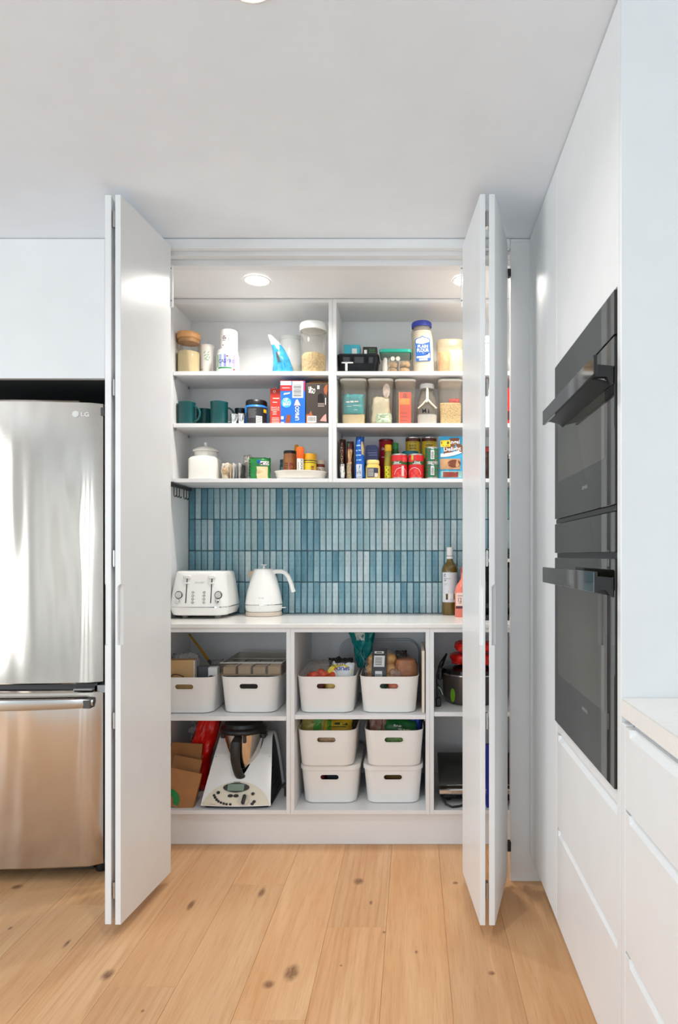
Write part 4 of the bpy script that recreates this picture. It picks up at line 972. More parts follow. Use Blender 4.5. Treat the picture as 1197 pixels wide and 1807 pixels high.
t = thing('sauce_jar', 'jar with a teal lid standing between the tomato cans and the black bean tins', 'jar', (-.0115, 3.114, S3))
MB().lathe([(.036, 0), (.0385, .004), (.0385, .118), (.036, .122)], n=30).build('jar', M('jar_sage', (110, 130, 100), .3), t)
MB().lathe([(.0385, .120), (.0405, .121), (.0405, .134), (.038, .138), (.001, .138)], n=36, cap0=False).build('lid', M('peacock_lid', (20, 110, 120), .3), t)
def bean_stack(x, y, words, lab_low, lab_top, by):
    tin(lab_low, x, y, S3, .0365, .109, M('can_olive', (176, 160, 50), .35), 'yellow bean tins')
    t = tin(lab_top, x, y, S3+.1092, .0365, .109, M('can_bean_yellow', (224, 190, 50), .3), 'yellow bean tins')
    R_ = .0365*.986
    f = cylf(R_); MB().rect(-.112, .088, .112, .1025, f, 40).build('brown_band', M('mahogany_band', (104, 36, 24), .35), t)
    MB().poly([(.030*math.cos(a), .078+.016*math.sin(a)) for a in [PI*k/14 for k in range(15)]], cylf(R_+.0003)).build('arch_mark', M('mustard_arch', (196, 150, 40), .4), t)
    f = cylf(R_+.0006); MB().text(words[0], 0, .067, .036, .009, f, 0, .03).text(words[1], 0, .053, .032, .009, f, 0, .03).text('OLD EL PASO', 0, .084, .036, .006, f, 0, .01).build('lettering', M('espresso_ink', (62, 34, 18), .5), t)
    return t
bean_stack(.000, 3.197, ('BLACK', 'BEANS'), 'yellow bean tin under the black bean tin against the back', 'yellow and brown black bean tin, top of its stack', 0)
t = bean_stack(.0785, 3.194, ('REFRIED', 'BEANS'), 'yellow bean tin under the refried bean tin against the back', 'yellow and brown refried bean tin, top of its stack', 0)
for k in range(2):
    t = tin(['dark green chilli tin at the bottom of the small green stack', 'dark green chilli tin on top of the small green stack'][k], .0868, 3.033, S3+k*.0722, .0305, .072, M('can_forest', (28, 104, 70), .3, var=.3, vs=60), 'small green tins')
    f = cylf(.0305*.986)
    MB().rect(-.006, .016, .010, .056, f, 5).build('white_panel', inkw, t)
    g = MB(); f3 = cylf(.0305*.986+.0004)
    for q in range(8): g.rect(-.004, .020+q*.004, .008, .0218+q*.004, f3, 3)
    g.build('barcode', inkb, t)
    g = MB()
    for a, b in ((-.026, .02), (-.024, .04), (.022, .03), (.026, .05), (-.018, .055), (.018, .012)): g.disc(a, b, .004, f, 8)
    g.build('pepper_print', M('pepper_red', (170, 50, 50), .4), t)
    MB().text('70', .002, .062, .014, .007, f, 0, .03).build('lettering', inkw, t)

t, fn = pouch('dessert_sachet', 'sky blue dessert mix sachet with a yellow sticker on the low shelf', 'packet', .1765, 3.032, .114, .196, .024, 91, M('dessert_sky', (64, 168, 214), .3, var=.05), crease=.003)
fl = lambda dz: (lambda u, v: tuple(Vector(fn(u, v))-Vector((0, dz, 0))))
f = fl(.0006)
patch(MB(), -.052, .044, .040, .092, f, 12, 6).build('dessert_print', M('biscuit_print', (196, 150, 108), .45, var=.12, vs=40), t)
MB().disc(.012, .070, .030, fl(.0012), 24, .018).build('chocolate_print', M('choc_print', (120, 62, 36), .4, var=.2, vs=50), t)
g = MB().grid(lambda a, b: f(-.050+.098*a, .100+.016*b+.02*a*a), 12, 2); g.build('cream_swirl', M('cream_swirl', (236, 240, 242), .4), t)
patch(MB(), -.050, .006, .048, .036, f, 12, 4).build('base_print', M('teal_grey_base', (150, 196, 190), .4, var=.2, vs=40), t)
patch(MB(), -.040, .008, .030, .032, fl(.0012), 8, 4).build('pudding_print', M('pudding_red', (150, 62, 48), .4, var=.3, vs=50), t)
MB().poly([(-.036, .112), (.050, .118), (.050, .150), (.040, .160), (.034, .188), (-.010, .186), (-.006, .154), (-.038, .142)], fl(.0010)).build('brown_plate', M('plate_brown', (126, 74, 44), .4), t)
MB().text('Angel', .008, .166, .058, .024, fl(.0018), .02, .05).text('Delight', .004, .134, .080, .024, fl(.0018), .06, .05).build('lettering', inkw, t)
patch(MB(), -.052, .146, -.006, .176, fl(.0024), 6, 4).build('yellow_sticker', M('sticker_yellow', (244, 206, 50), .4), t)
g = MB(); f = fl(.0030); g.rect(-.022, .158, -.012, .170, f).rect(-.048, .160, -.044, .168, f).rect(-.042, .150, -.014, .152, f).build('sticker_print', M('olive_ink', (96, 80, 26), .5), t)

# ------------------------------------------------------------------ seen through the gap between the right doors
t = thing('storage_canister', 'cream canister glimpsed on the top shelf through the folding door gap', 'canister', (.345, 3.07, S1))
MB().lathe([(.050, 0), (.054, .004), (.054, .13), (.05, .134)], n=32).build('body', M('cream_canister', (234, 220, 190), .4), t)
MB().lathe([(.052, .134), (.055, .135), (.055, .165), (.052, .168), (.001, .168)], n=32, cap0=False).build('lid', M('pearl_lid', (226, 216, 204), .4), t)
t = jar('preserve_jar', 'glass preserve jar glimpsed on the middle shelf through the folding door gap', .345, 3.065, S2, .045, .19, M('grey_glass', (196, 196, 192), .15), steel, .03)
t = thing('packet_box', 'red box glimpsed on the middle shelf beside the right jamb', 'box', (.460, 3.07, S2))
MB().bbox(-.035, -.05, 0, .035, .05, .165, .001).build('box', M('scarlet_card', (206, 32, 30), .4), t)
MB().rect(-.03, .02, .03, .06, flat(-.0506)).build('dark_band', M('dark_band', (70, 30, 40), .4), t)
t = jar('coffee_jar', 'dark coffee jar glimpsed on the low shelf through the folding door gap', .345, 3.07, S3, .042, .15, M('coffee_brown', (50, 30, 24), .2), M('brick_lid', (130, 40, 36), .35), .025)
t = jar('coffee_jar', 'dark jar glimpsed on the low shelf beside the right jamb', .465, 3.07, S3, .038, .12, M('coffee_black', (34, 28, 28), .2), steel, .025)

# ------------------------------------------------------------------ on the bench
CZ = .931
gl_white = M('appliance_white', (238, 238, 236), .16, spec=.5)
t = thing('toaster', 'white four slice toaster with chrome band on the stone bench', 'toaster', (-.9645, 3.088, CZ), -.02)
def tr(z, w, d, r): return rr(w, d, r, 8, 0, 0, z)
MB().loft([tr(.014, .226, .226, .045), tr(.018, .246, .250, .05), tr(.040, .262, .268, .055), tr(.0515, .265, .271, .056)]).build('base', gl_white, t)
MB().loft([tr(.0515, .266, .272, .056), tr(.0555, .266, .272, .056)]).build('chrome_band', chrome, t)
def tw(z): k = (z-.0555)/.165; return .265-.040*k**1.25, .271-.060*k**1.25
sh = MB().loft([tr(z, *tw(z), .056) for z in (.0555, .075, .10, .125, .15, .175, .195, .206)]+[tr(.2115, .219, .206, .054), tr(.2135, .209, .196, .050)]).build('shell', gl_white, t)
cut(sh, *[MB().box(-.088+.115*i, -.042+.048*j, .150, -.088+.115*i+.072, -.042+.048*j+.030, .23) for i in range(2) for j in range(2)])
sl = lambda z: -tw(z)[1]/2
tf = lambda u, v: (u, sl(v)-.0012, v)
for s in (-1, 1):
    x = .010+s*.056
    MB().rect(x-.0022, .072, x+.0022, .181, tf).build('slot', M('slot_black', (20, 20, 20), .5), t)
    MB().bbox(x-.0165, sl(.185)-.010, .181, x+.0165, sl(.185)+.004, .197, .004).build('lever', gl_white, t)
    MB().bbox(x-.012, sl(.160)-.005, .1575, x+.012, sl(.160)+.003, .1635, .002).build('lever_stem', gl_white, t)
    kx = .010+s*.089
    MB().lathe([(.0165, 0), (.0178, .002), (.0160, .006), (.0140, .007)], n=26, cap1=False).xf(Matrix.Translation((kx, sl(.108)+.001, .108)) @ Matrix.Rotation(PI/2, 4, 'X')).build('dial_ring', M('dark_chrome', (96, 96, 98), .25, metal=.8), t)
    MB().lathe([(.0136, 0), (.0136, .008), (.0125, .0095), (.001, .0096)], n=26).xf(Matrix.Translation((kx, sl(.108)+.001, .108)) @ Matrix.Rotation(PI/2, 4, 'X')).build('dial', M('dial_silver', (206, 206, 206), .3), t)
    MB().lathe([(.0098, 0), (.0098, .006), (.008, .008), (.001, .0085)], n=22).xf(Matrix.Translation((kx-.003, sl(.0785)+.001, .0785)) @ Matrix.Rotation(PI/2, 4, 'X')).build('knob', chrome, t)
    for k in range(4):
        z = .0745+k*.0150
        MB().ring(.010+s*.0255, z, .0032, .0054, tf, 16).build('button_ring', M('button_grey', (112, 112, 112), .4), t)
        MB().disc(.010+s*.0165, z+.0005, .0010, tf, 8).build('indicator', inkb, t)
MB().text("De'Longhi", .010, .163, .040, .0095, lambda u, v: (u, sl(v)-.0014, v), 0, .01).build('lettering', M('pale_silver_ink', (186, 186, 186), .3, metal=.3), t)
for x in (-.075, .075):
    for y in (-.06, .06): MB().lathe([(.013, 0), (.014, .014)], x, y, 16).build('foot', grey, t)

t = thing('kettle', 'white cone kettle with arched handle beside the toaster', 'kettle', (-.7065, 3.142, CZ))
MB().lathe([(.080, 0), (.084, .002), (.085, .012), (.083, .020), (.001, .020)], n=48).build('power_base', M('taupe_base', (206, 194, 182), .4), t)
MB().lathe([(.077, .0205), (.0845, .028), (.0865, .045), (.087, .052)], n=48, cap1=False).build('lower_body', gl_white, t)
MB().lathe([(.0872, .052), (.0876, .053), (.0876, .0565), (.0872, .0575)], n=48, cap0=False, cap1=False).build('chrome_band', chrome, t)
MB().lathe([(.087, .0575), (.0845, .075), (.076, .120), (.064, .165), (.0525, .201), (.0475, .2155), (.046, .218), (.001, .2185)], n=48, cap0=False).build('body', gl_white, t)
MB().lathe([(.045, .2187), (.044, .221), (.008, .223), (.005, .226), (.0045, .234), (.011, .2375), (.0155, .239), (.015, .2415), (.001, .242)], n=32, cap0=False).build('lid', gl_white, t)
hp = [(.044, -.005, .205), (.060, -.006, .209), (.085, -.008, .209), (.104, -.010, .202), (.118, -.012, .185), (.129, -.014, .160), (.138, -.015, .130), (.143, -.015, .112)]
rings = []
for i, p in enumerate(hp):
    a = Vector(hp[max(i-1, 0)]); b = Vector(hp[min(i+1, len(hp)-1)]); d = (b-a).normalized(); s = Vector((0, 1, 0)); n_ = d.cross(s).normalized()
    w = .014; h = .0105 if i else .012
    rings.append([Vector(p)+s*(w*math.cos(q))+n_*(h*math.sin(q)) for q in [2*PI*k/14 for k in range(14)]])
MB().loft(rings).build('handle', gl_white, t)
MB().add([(-.040, -.020, .214), (-.040, .020, .214), (-.074, 0, .208), (-.058, -.019, .172), (-.058, .019, .172), (-.066, 0, .176)], [(0, 2, 5, 3), (1, 4, 5, 2), (0, 3, 4, 1), (0, 1, 2)]).build('spout', M('spout_beige', (206, 180, 150), .3), t)
MB().bbox(.082, -.010, .036, .104, .004, .040, .0015).build('switch', gl_white, t)
MB().text("De'Longhi", .006, .088, .026, .009, lambda u, v: (.0815*math.sin(u/.0815), -.0815*math.cos(u/.0815)-.0025, v), 0, .01).build('lettering', M('pale_silver_ink', (186, 186, 186)), t)
MB().disc(0, .040, .0015, cylf(.0868), 8).build('indicator', inkg, t)

t = thing('oil_bottle', 'tall olive oil bottle with white cap at the right of the bench', 'bottle', (.1775, 3.187, CZ))
oilg = M('olive_glass', (104, 82, 20), .08, spec=.6, coat=.5)
MB().lathe([(.036, 0), (.0385, .004), (.0385, .205), (.0375, .222), (.030, .240), (.018, .252), (.0148, .262), (.0145, .268)], n=40).build('bottle', oilg, t)
MB().lathe([(.0150, .268), (.0150, .290), (.0146, .292)], n=28, cap0=False).build('neck', clear('neck_glass', (216, 214, 196), .2, (210, 206, 180), gloss=.5), t)
MB().lathe([(.0158, .268), (.0158, .279), (.0150, .280), (.0150, .284), (.0158, .285), (.0158, .322), (.014, .324), (.001, .324)], n=28, cap0=False).build('cap', white_pl, t)
f = cylf(.0388); MB().rect(-.046, .062, .046, .204, f, 30).build('label', M('label_pearl', (222, 224, 228), .4), t)
f = cylf(.0391); MB().ring(-.027, .190, .004, .0065, f, 16, .6, 5.6).text('OLIVE OIL', -.016, .174, .032, .005, f, 0, .01).rect(-.031, .164, -.020, .167, f, 3).rect(-.031, .150, -.012, .151, f, 3).rect(-.031, .144, -.016, .145, f, 3).build('lettering', inkb, t)
MB().poly([(-.022+a, .062+b) for a, b in ((0, .012), (.010, .012), (.014, 0), (.036, 0), (.040, .012), (.050, .012), (.050, .040), (.040, .040), (.036, .056), (.014, .056), (.010, .040), (0, .040))], f).build('emblem', oilg, t)
MB().rect(-.008, .078, .014, .104, cylf(.0394), 6).build('emblem_centre', inkw, t)
t = thing('gin_bottle', 'coral pink bottle with a pale label in front of the olive oil', 'bottle', (.2385, 3.085, CZ))
pinkg = M('coral_glass', (226, 122, 104), .15, spec=.6)
MB().loft([rr(.080, .060, .012, 5, 0, 0, 0), rr(.086, .066, .016, 5, 0, 0, .004), rr(.086, .066, .016, 5, 0, 0, .120), rr(.074, .060, .022, 5, 0, 0, .142), rr(.046, .044, .020, 5, 0, 0, .164), rr(.032, .032, .0155, 5, 0, 0, .176), rr(.030, .030, .0145, 5, 0, 0, .205)]).build('bottle', pinkg, t)
MB().lathe([(.017, .205), (.017, .228), (.015, .230), (.001, .230)], n=24).build('cap', M('rose_cap', (196, 90, 84), .3, metal=.4), t)
f = flat(-.0336); MB().rect(-.041, .052, .041, .112, f).build('label', M('label_blush', (240, 206, 194), .4), t)
f = flat(-.0340); MB().rect(-.041, .040, .041, .052, f).build('dark_strip', M('strip_plum', (86, 40, 48), .4), t)
MB().text('12', -.022, .080, .016, .020, f, 0, .02).rect(-.032, .098, -.010, .100, f).rect(-.028, .064, -.014, .066, f).build('lettering', M('ink_maroon', (110, 40, 50), .5), t)

t = thing('coffee_machine', 'black coffee machine with chrome trim glimpsed behind the right door', 'coffee machine', (.405, 3.06, CZ))
MB().rbox(0, .03, .004, .19, .22, .250, .02, .004).build('body', black_gloss, t)
MB().rbox(0, .00, .2545, .20, .30, .034, .02, .004).build('head', black, t)
MB().bbox(-.10, -.155, .2555, .10, -.1505, .270, .001).build('front_trim', M('cream_trim', (226, 216, 200), .3), t)
MB().rbox(0, -.03, .289, .18, .22, .026, .02, .003).build('bean_hopper', M('hopper_dark', (36, 54, 48), .2), t)
MB().bbox(-.06, -.085, .195, -.040, -.0815, .240, .001).bbox(.045, -.085, .205, .075, -.0815, .235, .001).build('chrome_panel', chrome, t)
MB().rbox(0, -.08, .001, .19, .16, .018, .01, .002).build('drip_tray', M('tray_dark', (24, 24, 26), .3), t)

# ------------------------------------------------------------------ white storage tubs, each with real slots
tubm = M('tub_white', (236, 235, 232), .38)
BW, BD, BH = .25, .345, .156
def tub_shape():
    def ro(z, i): k = z/BH; return rr(.224+.026*k-2*i, .316+.029*k-2*i, .045-i*.6, 7, 0, BD/2, z)
    R = [rr(.20, .292, .036, 7, 0, BD/2, 0), ro(.004, .001), ro(.012, 0), ro(BH-.003, 0), rr(BW+.003, BD+.003, .046, 7, 0, BD/2, BH-.002), rr(BW+.002, BD+.002, .046, 7, 0, BD/2, BH),
         ro(BH, .0022), ro(.012, .0022), rr(.20, .290, .036, 7, 0, BD/2, .0025)]
    o = MB().loft(R).build('tub', tubm)
    cut(o, MB().prism(stadium(.078, .0215, 8, 0, .116), 'y', -.02, .03), MB().prism(stadium(.078, .0215, 8, 0, .116), 'y', BD-.03, BD+.02))
    return o
def tub(loc, label, rz=0):
    t = thing('storage_tub', label, 'tub', loc, rz, 'white storage tubs with oval slots')
    o = tub_shape() if not TUB else TUB[0].copy()
    if TUB: C.objects.link(o)
    TUB.append(o); o.parent = t
    if len(TUB) == 1:
        pts = [(u, .0105-.0015, v) for u, v in stadium(.0805, .024, 8, 0, .116)]
        pts = [(x, (1-z/BH)*.0145-.0022, z) for x, y, z in pts]
        r = MB().tube(pts, .0017, 6, True).build('slot_rim', tubm, t); RIM.append(r)
    else:
        r = RIM[0].copy(); C.objects.link(r); r.parent = t
    return t
TUB, RIM = [], []
TY = 2.785
tub((-.967, 2.80, LA), 'white tub with a kraft bag and pipe fitting, upper left of the base units')
tub((-.697, 2.812, LA), 'white tub holding a clear divided tray in the left base unit')
tub((-.3655, TY, LB), 'white tub with tomatoes and potatoes in the middle base unit')
tub((-.1005, TY, LB), 'white tub with bread buns in the middle base unit')
tub((-.356, 2.828, ZB), 'white tub at the bottom of the left stack, without a raised lid rim in front')
tub((-.3655, 2.795, ZB+.1685), 'white tub with yellow packets on top of the left stack')
tub((-.0855, 2.828, ZB), 'white lidded tub at the bottom of the right stack, brown inside its slot')
tub((-.0805, 2.795, ZB+.1685), 'white tub with a green packet on top of the right stack')
for x, lab in ((-.356, 'white tub lid between the two tubs of the left stack'), (-.0855, 'white tub lid between the two tubs of the right stack')):
    t = thing('tub_lid', lab, 'lid', (x, 2.828, ZB+BH+.0005))
    MB().loft([rr(BW+.004, BD+.004, .047, 7, 0, BD/2, -.009), rr(BW+.008, BD+.008, .048, 7, 0, BD/2, -.0085), rr(BW+.008, BD+.008, .048, 7, 0, BD/2, .006), rr(BW+.002, BD+.002, .046, 7, 0, BD/2, .0095), rr(BW-.02, BD-.02, .04, 7, 0, BD/2, .0105),
               ], False, True).loft([rr(BW+.004, BD+.004, .047, 7, 0, BD/2, -.009), rr(BW+.004, BD+.004, .047, 7, 0, BD/2, 0)], False, False).build('lid', tubm, t)
# contents glimpsed in the lower tubs through their slots
solo('folded_cloth', MB().rbox(0, 0, 0, .17, .12, .125, .03, .01), M('brown_cloth', (122, 90, 44), .9, var=.2), 'brown folded cloth seen through the slot of the lidded tub', 'cloth', (-.0855, 2.925, ZB+.004))
solo('cloth_bundle', MB().rbox(0, 0, 0, .10, .12, .120, .03, .01), M('charcoal_cloth', (44, 50, 54), .9, var=.2), 'charcoal bundle seen through the slot of the bottom left tub', 'cloth', (-.330, 2.925, ZB+.004))
solo('red_packet', MB().rbox(0, 0, 0, .05, .10, .120, .012, .004), M('brick_packet', (150, 44, 40), .5), 'brick red packet seen through the slot of the bottom left tub', 'packet', (-.408, 2.915, ZB+.004))

def packet(name, label, cat, loc, w, h, d, seed, mat, rz=0, tilt=0, crease=.008, side=0, part_='wrapper', **kw):
    t = thing(name, label, cat, loc); t.rotation_euler = (tilt, side, rz)
    bag(w, h, d, seed, crease, **kw).build(part_, mat, t)
    return t, bagfront(w, h, d, seed, crease, **kw)

# --- left base unit, upper tub: kraft bag, plastic, tray, box, brush
t, fn = packet('plastic_bag', 'crumpled white plastic bag above the kraft paper bag', 'bag', (-1.022, 2.985, .640), .115, .135, .09, 101, clear('milky_film', (236, 238, 240), .75, (214, 216, 220), gloss=.6, bump=.5, bs=40), crease=.022)
t = thing('paper_bag', 'tan paper bag standing at the left of the upper left tub', 'bag', (-1.006, 2.885, LA+.004), .12)
MB().loft([rr(.112, .060, .004, 2, 0, 0, 0), rr(.116, .064, .004, 2, 0, 0, .10), rr(.112, .050, .003, 2, .002, .004, .215)], True, False).build('bag', M('tan_paper', (196, 160, 112), .8, var=.1, vs=9, bump=.2, bs=18), t)
MB().box(.056, -.028, .02, .0585, .02, .212).build('white_edge', inkw, t)
t = thing('plastic_tray', 'grey clear plastic tray standing on edge in the upper left tub', 'tray', (-.905, 2.95, LA+.005), .1)
MB().loft([rr(.092, .05, .008, 3, 0, 0, .002), rr(.10, .056, .008, 3, 0, 0, .175)], True, False).build('tray', clear('grey_clear', (190, 196, 200), .3, (160, 166, 172), gloss=.6), t)
MB().prism([(-.046, .085), (.048, .160), (.048, .163), (-.046, .088)], 'y', -.024, .024).build('sloping_sheet', clear('pale_sheet', (206, 208, 206), .45, (190, 194, 194)), t)
t = thing('pipe_fitting', 'small white box with a round black hole in the upper left tub', 'fitting', (-.862, 2.872, LA+.115))
MB().bbox(-.020, -.02, .0, .020, .02, .075, .002).build('box', M('off_white_box', (214, 216, 218), .4), t)
MB().lathe([(.015, 0), (.015, .004), (.0105, .005), (.0095, .002)], n=22).xf(Matrix.Translation((-.006, -.0203, .026)) @ Matrix.Rotation(PI/2, 4, 'X')).build('pipe_end', black, t)
t = thing('cable', 'thin brown cord lying over the rim of the upper left tub', 'cord', (0, 0, 0))
MB().tube([(-1.045, 2.86, .694), (-1.03, 2.84, .704), (-1.015, 2.832, .708), (-1.0, 2.838, .704), (-.985, 2.85, .694)], .0022, 6).build('cord', M('cord_brown', (80, 50, 50), .5), t)
t = thing('brush', 'bottle brush with a long ochre handle leaning in the left base unit', 'brush', (0, 0, 0))
MB().tube([(X(334, 3.14), 3.14, Z(1119, 3.14)), (X(343, 3.12), 3.12, Z(1131, 3.12)), (X(356, 3.08), 3.08, Z(1148, 3.08)), (X(369, 3.04), 3.04, Z(1166, 3.04))], [.0045, .0055, .006, .006], 10).build('handle', M('ochre_handle', (196, 140, 30), .35), t)
MB().cyl((X(369, 3.04), 3.04, Z(1166, 3.04)), (X(374, 3.02), 3.02, Z(1173, 3.02)), .0075, 12).build('ferrule', M('dark_olive', (60, 66, 52), .4), t)
bag(.06, .055, .04, 103, .010).xf(Matrix.Translation((X(384, 3.0), 3.0, Z(1186, 3.0)))).build('clear_head', clear('head_film', (226, 228, 228), .35, (206, 208, 210), gloss=.6), t)
# --- clear divided tray sitting in the second tub
t = thing('divided_tray', 'clear divided tray with beige base resting on the rim of the white tub', 'tray', (-.6905, 2.828, LA+BH+.003))
tm = clear('tray_clear', (246, 243, 238), .05, (216, 206, 194), gloss=.6)
tw_, td_, th_ = .262, .31, .054
for a in ((-tw_/2, 0, 0, -tw_/2+.003, td_, th_), (tw_/2-.003, 0, 0, tw_/2, td_, th_), (-tw_/2+.003, 0, 0, tw_/2-.003, .003, th_), (-tw_/2+.003, td_-.003, 0, tw_/2-.003, td_, th_)):
    MB().box(*a).build('wall', tm, t)
rimm = M('tray_rim', (196, 198, 198), .2, spec=.6)
MB().tube([(-tw_/2, 0, th_), (tw_/2, 0, th_), (tw_/2, td_, th_), (-tw_/2, td_, th_)], .0022, 6, True).build('rim', rimm, t)
MB().box(-tw_/2+.003, .003, 0, tw_/2-.003, td_-.003, .003).build('base', M('beige_base', (186, 168, 146), .5), t)
for yy in (.09, .185):
    MB().box(-tw_/2+.004, yy, .004, tw_/2-.004, yy+.003, th_-.012).build('cross_divider', tm, t); MB().box(-tw_/2+.004, yy-.0006, th_-.0115, tw_/2-.004, yy+.0036, th_-.009).build('divider_edge', rimm, t)
    for k in (-1, 0, 1):
        MB().box(k*.064-.0012, yy-.082, .004, k*.064+.0012, yy-.001, th_-.014).build('divider', tm, t)
        MB().box(k*.064-.0016, yy-.082, th_-.0135, k*.064+.0016, yy-.001, th_-.011).build('divider_edge', rimm, t)
bm_ = M('beige_card', (196, 176, 152), .7, var=.08)
for k in range(4): MB().bbox(-.124+k*.064, .014, .0035, -.070+k*.064, .08, .034+.004*(k % 2), .002).build('beige_insert', bm_, t)

# --- middle base unit, left tub: tomatoes in a clear bag, potatoes
tom = M('tomato_red', (222, 70, 28), .25, var=.12, vs=14)
tl = [(-.445, 2.838, .684, .021), (-.405, 2.835, .683, .022), (-.362, 2.838, .684, .022), (-.425, 2.868, .695, .022), (-.383, 2.868, .698, .021), (-.347, 2.874, .694, .020), (-.442, 2.895, .688, .021), (-.402, 2.902, .700, .022)]
tn = ['leftmost tomato at the front of the clear bag', 'tomato in the middle of the front row in the bag', 'tomato at the right of the front row in the bag', 'tomato on the second row at the left of the bag', 'tomato highest in the middle of the bag', 'small tomato at the right of the second row', 'tomato at the back left of the bag', 'tomato at the back of the bag in the middle']
for (x, y, z, r), lb in zip(tl, tn):
    t = thing('tomato', lb, 'tomato', (x, y, z), random.random()*6, 'tomatoes in the clear bag')
    MB().lathe([(r*math.sin(PI*k/10), -.9*r*math.cos(PI*k/10)) for k in range(11)], n=18).build('fruit', tom, t)
    g = MB()
    for k in range(5):
        a = 2*PI*k/5; g.add([(0, 0, r*.92), (r*.22*math.cos(a+.4), r*.22*math.sin(a+.4), r*.94), (r*.6*math.cos(a), r*.6*math.sin(a), r*.80)], [(0, 1, 2)])
    g.build('calyx', M('calyx_green', (80, 110, 50), .6), t)
def blob(w, d, h, seed, amp, nu=22, nv=14, sq=1.0):
    mb = MB()
    def P(a, b):
        th = 2*PI*a; ph = PI*b
        v = Vector((math.sin(ph)*math.cos(th), math.sin(ph)*math.sin(th), -math.cos(ph)))
        n = noise.noise(v*1.8+Vector((seed, 0, 0)))+.6*noise.noise(v*4.5+Vector((0, seed, 0)))+.4*noise.noise(v*10+Vector((0, 0, seed)))
        if sq != 1: v = Vector([math.copysign(abs(c)**sq, c) for c in v])
        return (v.x*w/2*(1+amp*n), v.y*d/2*(1+amp*n), v.z*h/2*(1+amp*n))
    return mb.grid(lambda a, b: P(1-a, b), nu, nv)
solo('produce_bag', blob(.165, .13, .125, 5, .16, 34, 20), clear('crinkled_film', (252, 250, 248), .02, (236, 232, 230), gloss=.55, rough=.15, bump=.7, bs=45), 'crinkled clear bag around the tomatoes in the middle base unit', 'bag', (-.402, 2.872, .701))
t = thing('potato_bag', 'yellow and black potato bag behind the white and blue pack', 'bag', (-.318, 2.925, LB+.06))
bag(.105, .155, .09, 111, .012).build('wrapper', M('wrap_black', (34, 32, 26), .35, var=.2), t)
fn = bagfront(.125, .155, .09, 111, .012)
g = MB(); g.poly([(.052*math.cos(a), .098+.040*math.sin(a)) for a in [2*PI*k/20 for k in range(20)]], lambda u, v: (u, -.054, v)); g.build('yellow_print', M('potato_yellow', (232, 216, 40), .4), t)
MB().text('Baby', .004, .112, .054, .018, lambda u, v: (u, -.0548, v), .15, .05).text('Spud', .006, .093, .048, .016, lambda u, v: (u, -.0548, v), .15, .05).build('lettering', M('lettering_red', (206, 44, 36), .4), t)
t = thing('potato_bag', 'white pack with upside down blue lettering at the front of the tub', 'bag', (-.312, 2.862, LB+.080))
t.rotation_euler = (-.30, .06, 0)
bag(.098, .125, .045, 113, .005).build('wrapper', M('wrap_white', (226, 232, 236), .35, var=.05), t)
pf = lambda u, v: (u, -.0275, v)
MB().text('SPUD', .004, .094, .056, .015, pf, PI+.05, .05).text('LITE', -.008, .112, .040, .012, pf, PI+.05, .05).build('lettering', M('lettering_navy', (40, 50, 150), .4), t)
t = thing('yellow_packet', 'gold packet seen through the slot of the tomato tub', 'packet', (-.35, 2.86, LB+.006))
MB().rbox(0, 0, 0, .05, .07, .115, .015, .006).build('wrapper', M('gold_wrap', (216, 178, 84), .4, var=.2, vs=40), t)
t = thing('red_packet', 'dark red packet seen through the slot of the tomato tub', 'packet', (-.410, 2.86, LB+.006))
MB().rbox(0, 0, 0, .06, .07, .112, .015, .006).build('wrapper', M('oxblood_wrap', (110, 36, 26), .4, var=.2, vs=40), t)

# --- bread tub
bun = M('bun_crust', (200, 150, 92), .5, var=.18, vs=16)
t = thing('bun_pack', 'pack of golden buns with a black printed band in the bread tub', 'bread', (-.135, 2.885, LB+.135))
t.rotation_euler = (-.25, 0, -.08)
for i, (x, z) in enumerate(((-.030, .075), (.034, .078), (-.036, .032), (.038, .034), (-.030, -.008), (.036, -.006))):
    blob(.074, .082, .056, 20+i, .05, 20, 12).xf(Matrix.Translation((x, .0, z))).build('bun', bun, t)
blob(.160, .105, .165, 33, .06, 28, 18).xf(Matrix.Translation((0, 0, .040))).build('clear_wrap', clear('bun_film', (252, 250, 246), .03, (240, 236, 230), gloss=.8, rough=.1, bump=.7, bs=50), t)
sb = lambda u, v: (-.006+u, -.050-.010*math.cos(u*26)*1-.004*math.sin(v*40), v)
MB().grid(lambda a, b: sb(-.032+.064*a, -.045+.165*b), 8, 14).build('band', M('band_black', (24, 22, 22), .35), t)
sw = lambda u, v: tuple(Vector(sb(u, v))-Vector((0, .0012, 0)))
MB().grid(lambda a, b: sw(-.023+.046*a, .040+.048*b), 6, 4).rect(-.016, -.020, .014, .022, sw, 4).rect(-.022, .097, .018, .107, sw, 4).build('band_label', M('label_pale_grey', (206, 206, 204), .4), t)
s3 = lambda u, v: tuple(Vector(sb(u, v))-Vector((0, .002, 0))); g = MB()
for k in range(9): g.rect(-.014+k*.003, -.017, -.0126+k*.003, .010, s3)
for k in range(5): g.rect(-.018, .048+k*.007, .012, .0505+k*.007, s3, 3)
g.rect(-.014, .100, .010, .104, s3, 3).build('print', inkb, t)
t = thing('bread_loaf', 'brown loaf in a clear wrapper at the right of the bread tub', 'bread', (-.0285, 2.885, LB+.115))
MB().loft([rr(.088, .085, .03, 6, 0, 0, -.03), rr(.096, .095, .034, 6, 0, 0, .03), rr(.096, .095, .034, 6, -.002, 0, .075), rr(.080, .085, .03, 6, -.004, .0, .098), rr(.05, .06, .02, 6, -.004, 0, .104)]).build('loaf', M('loaf_crust', (172, 108, 58), .55, var=.2, vs=20), t)
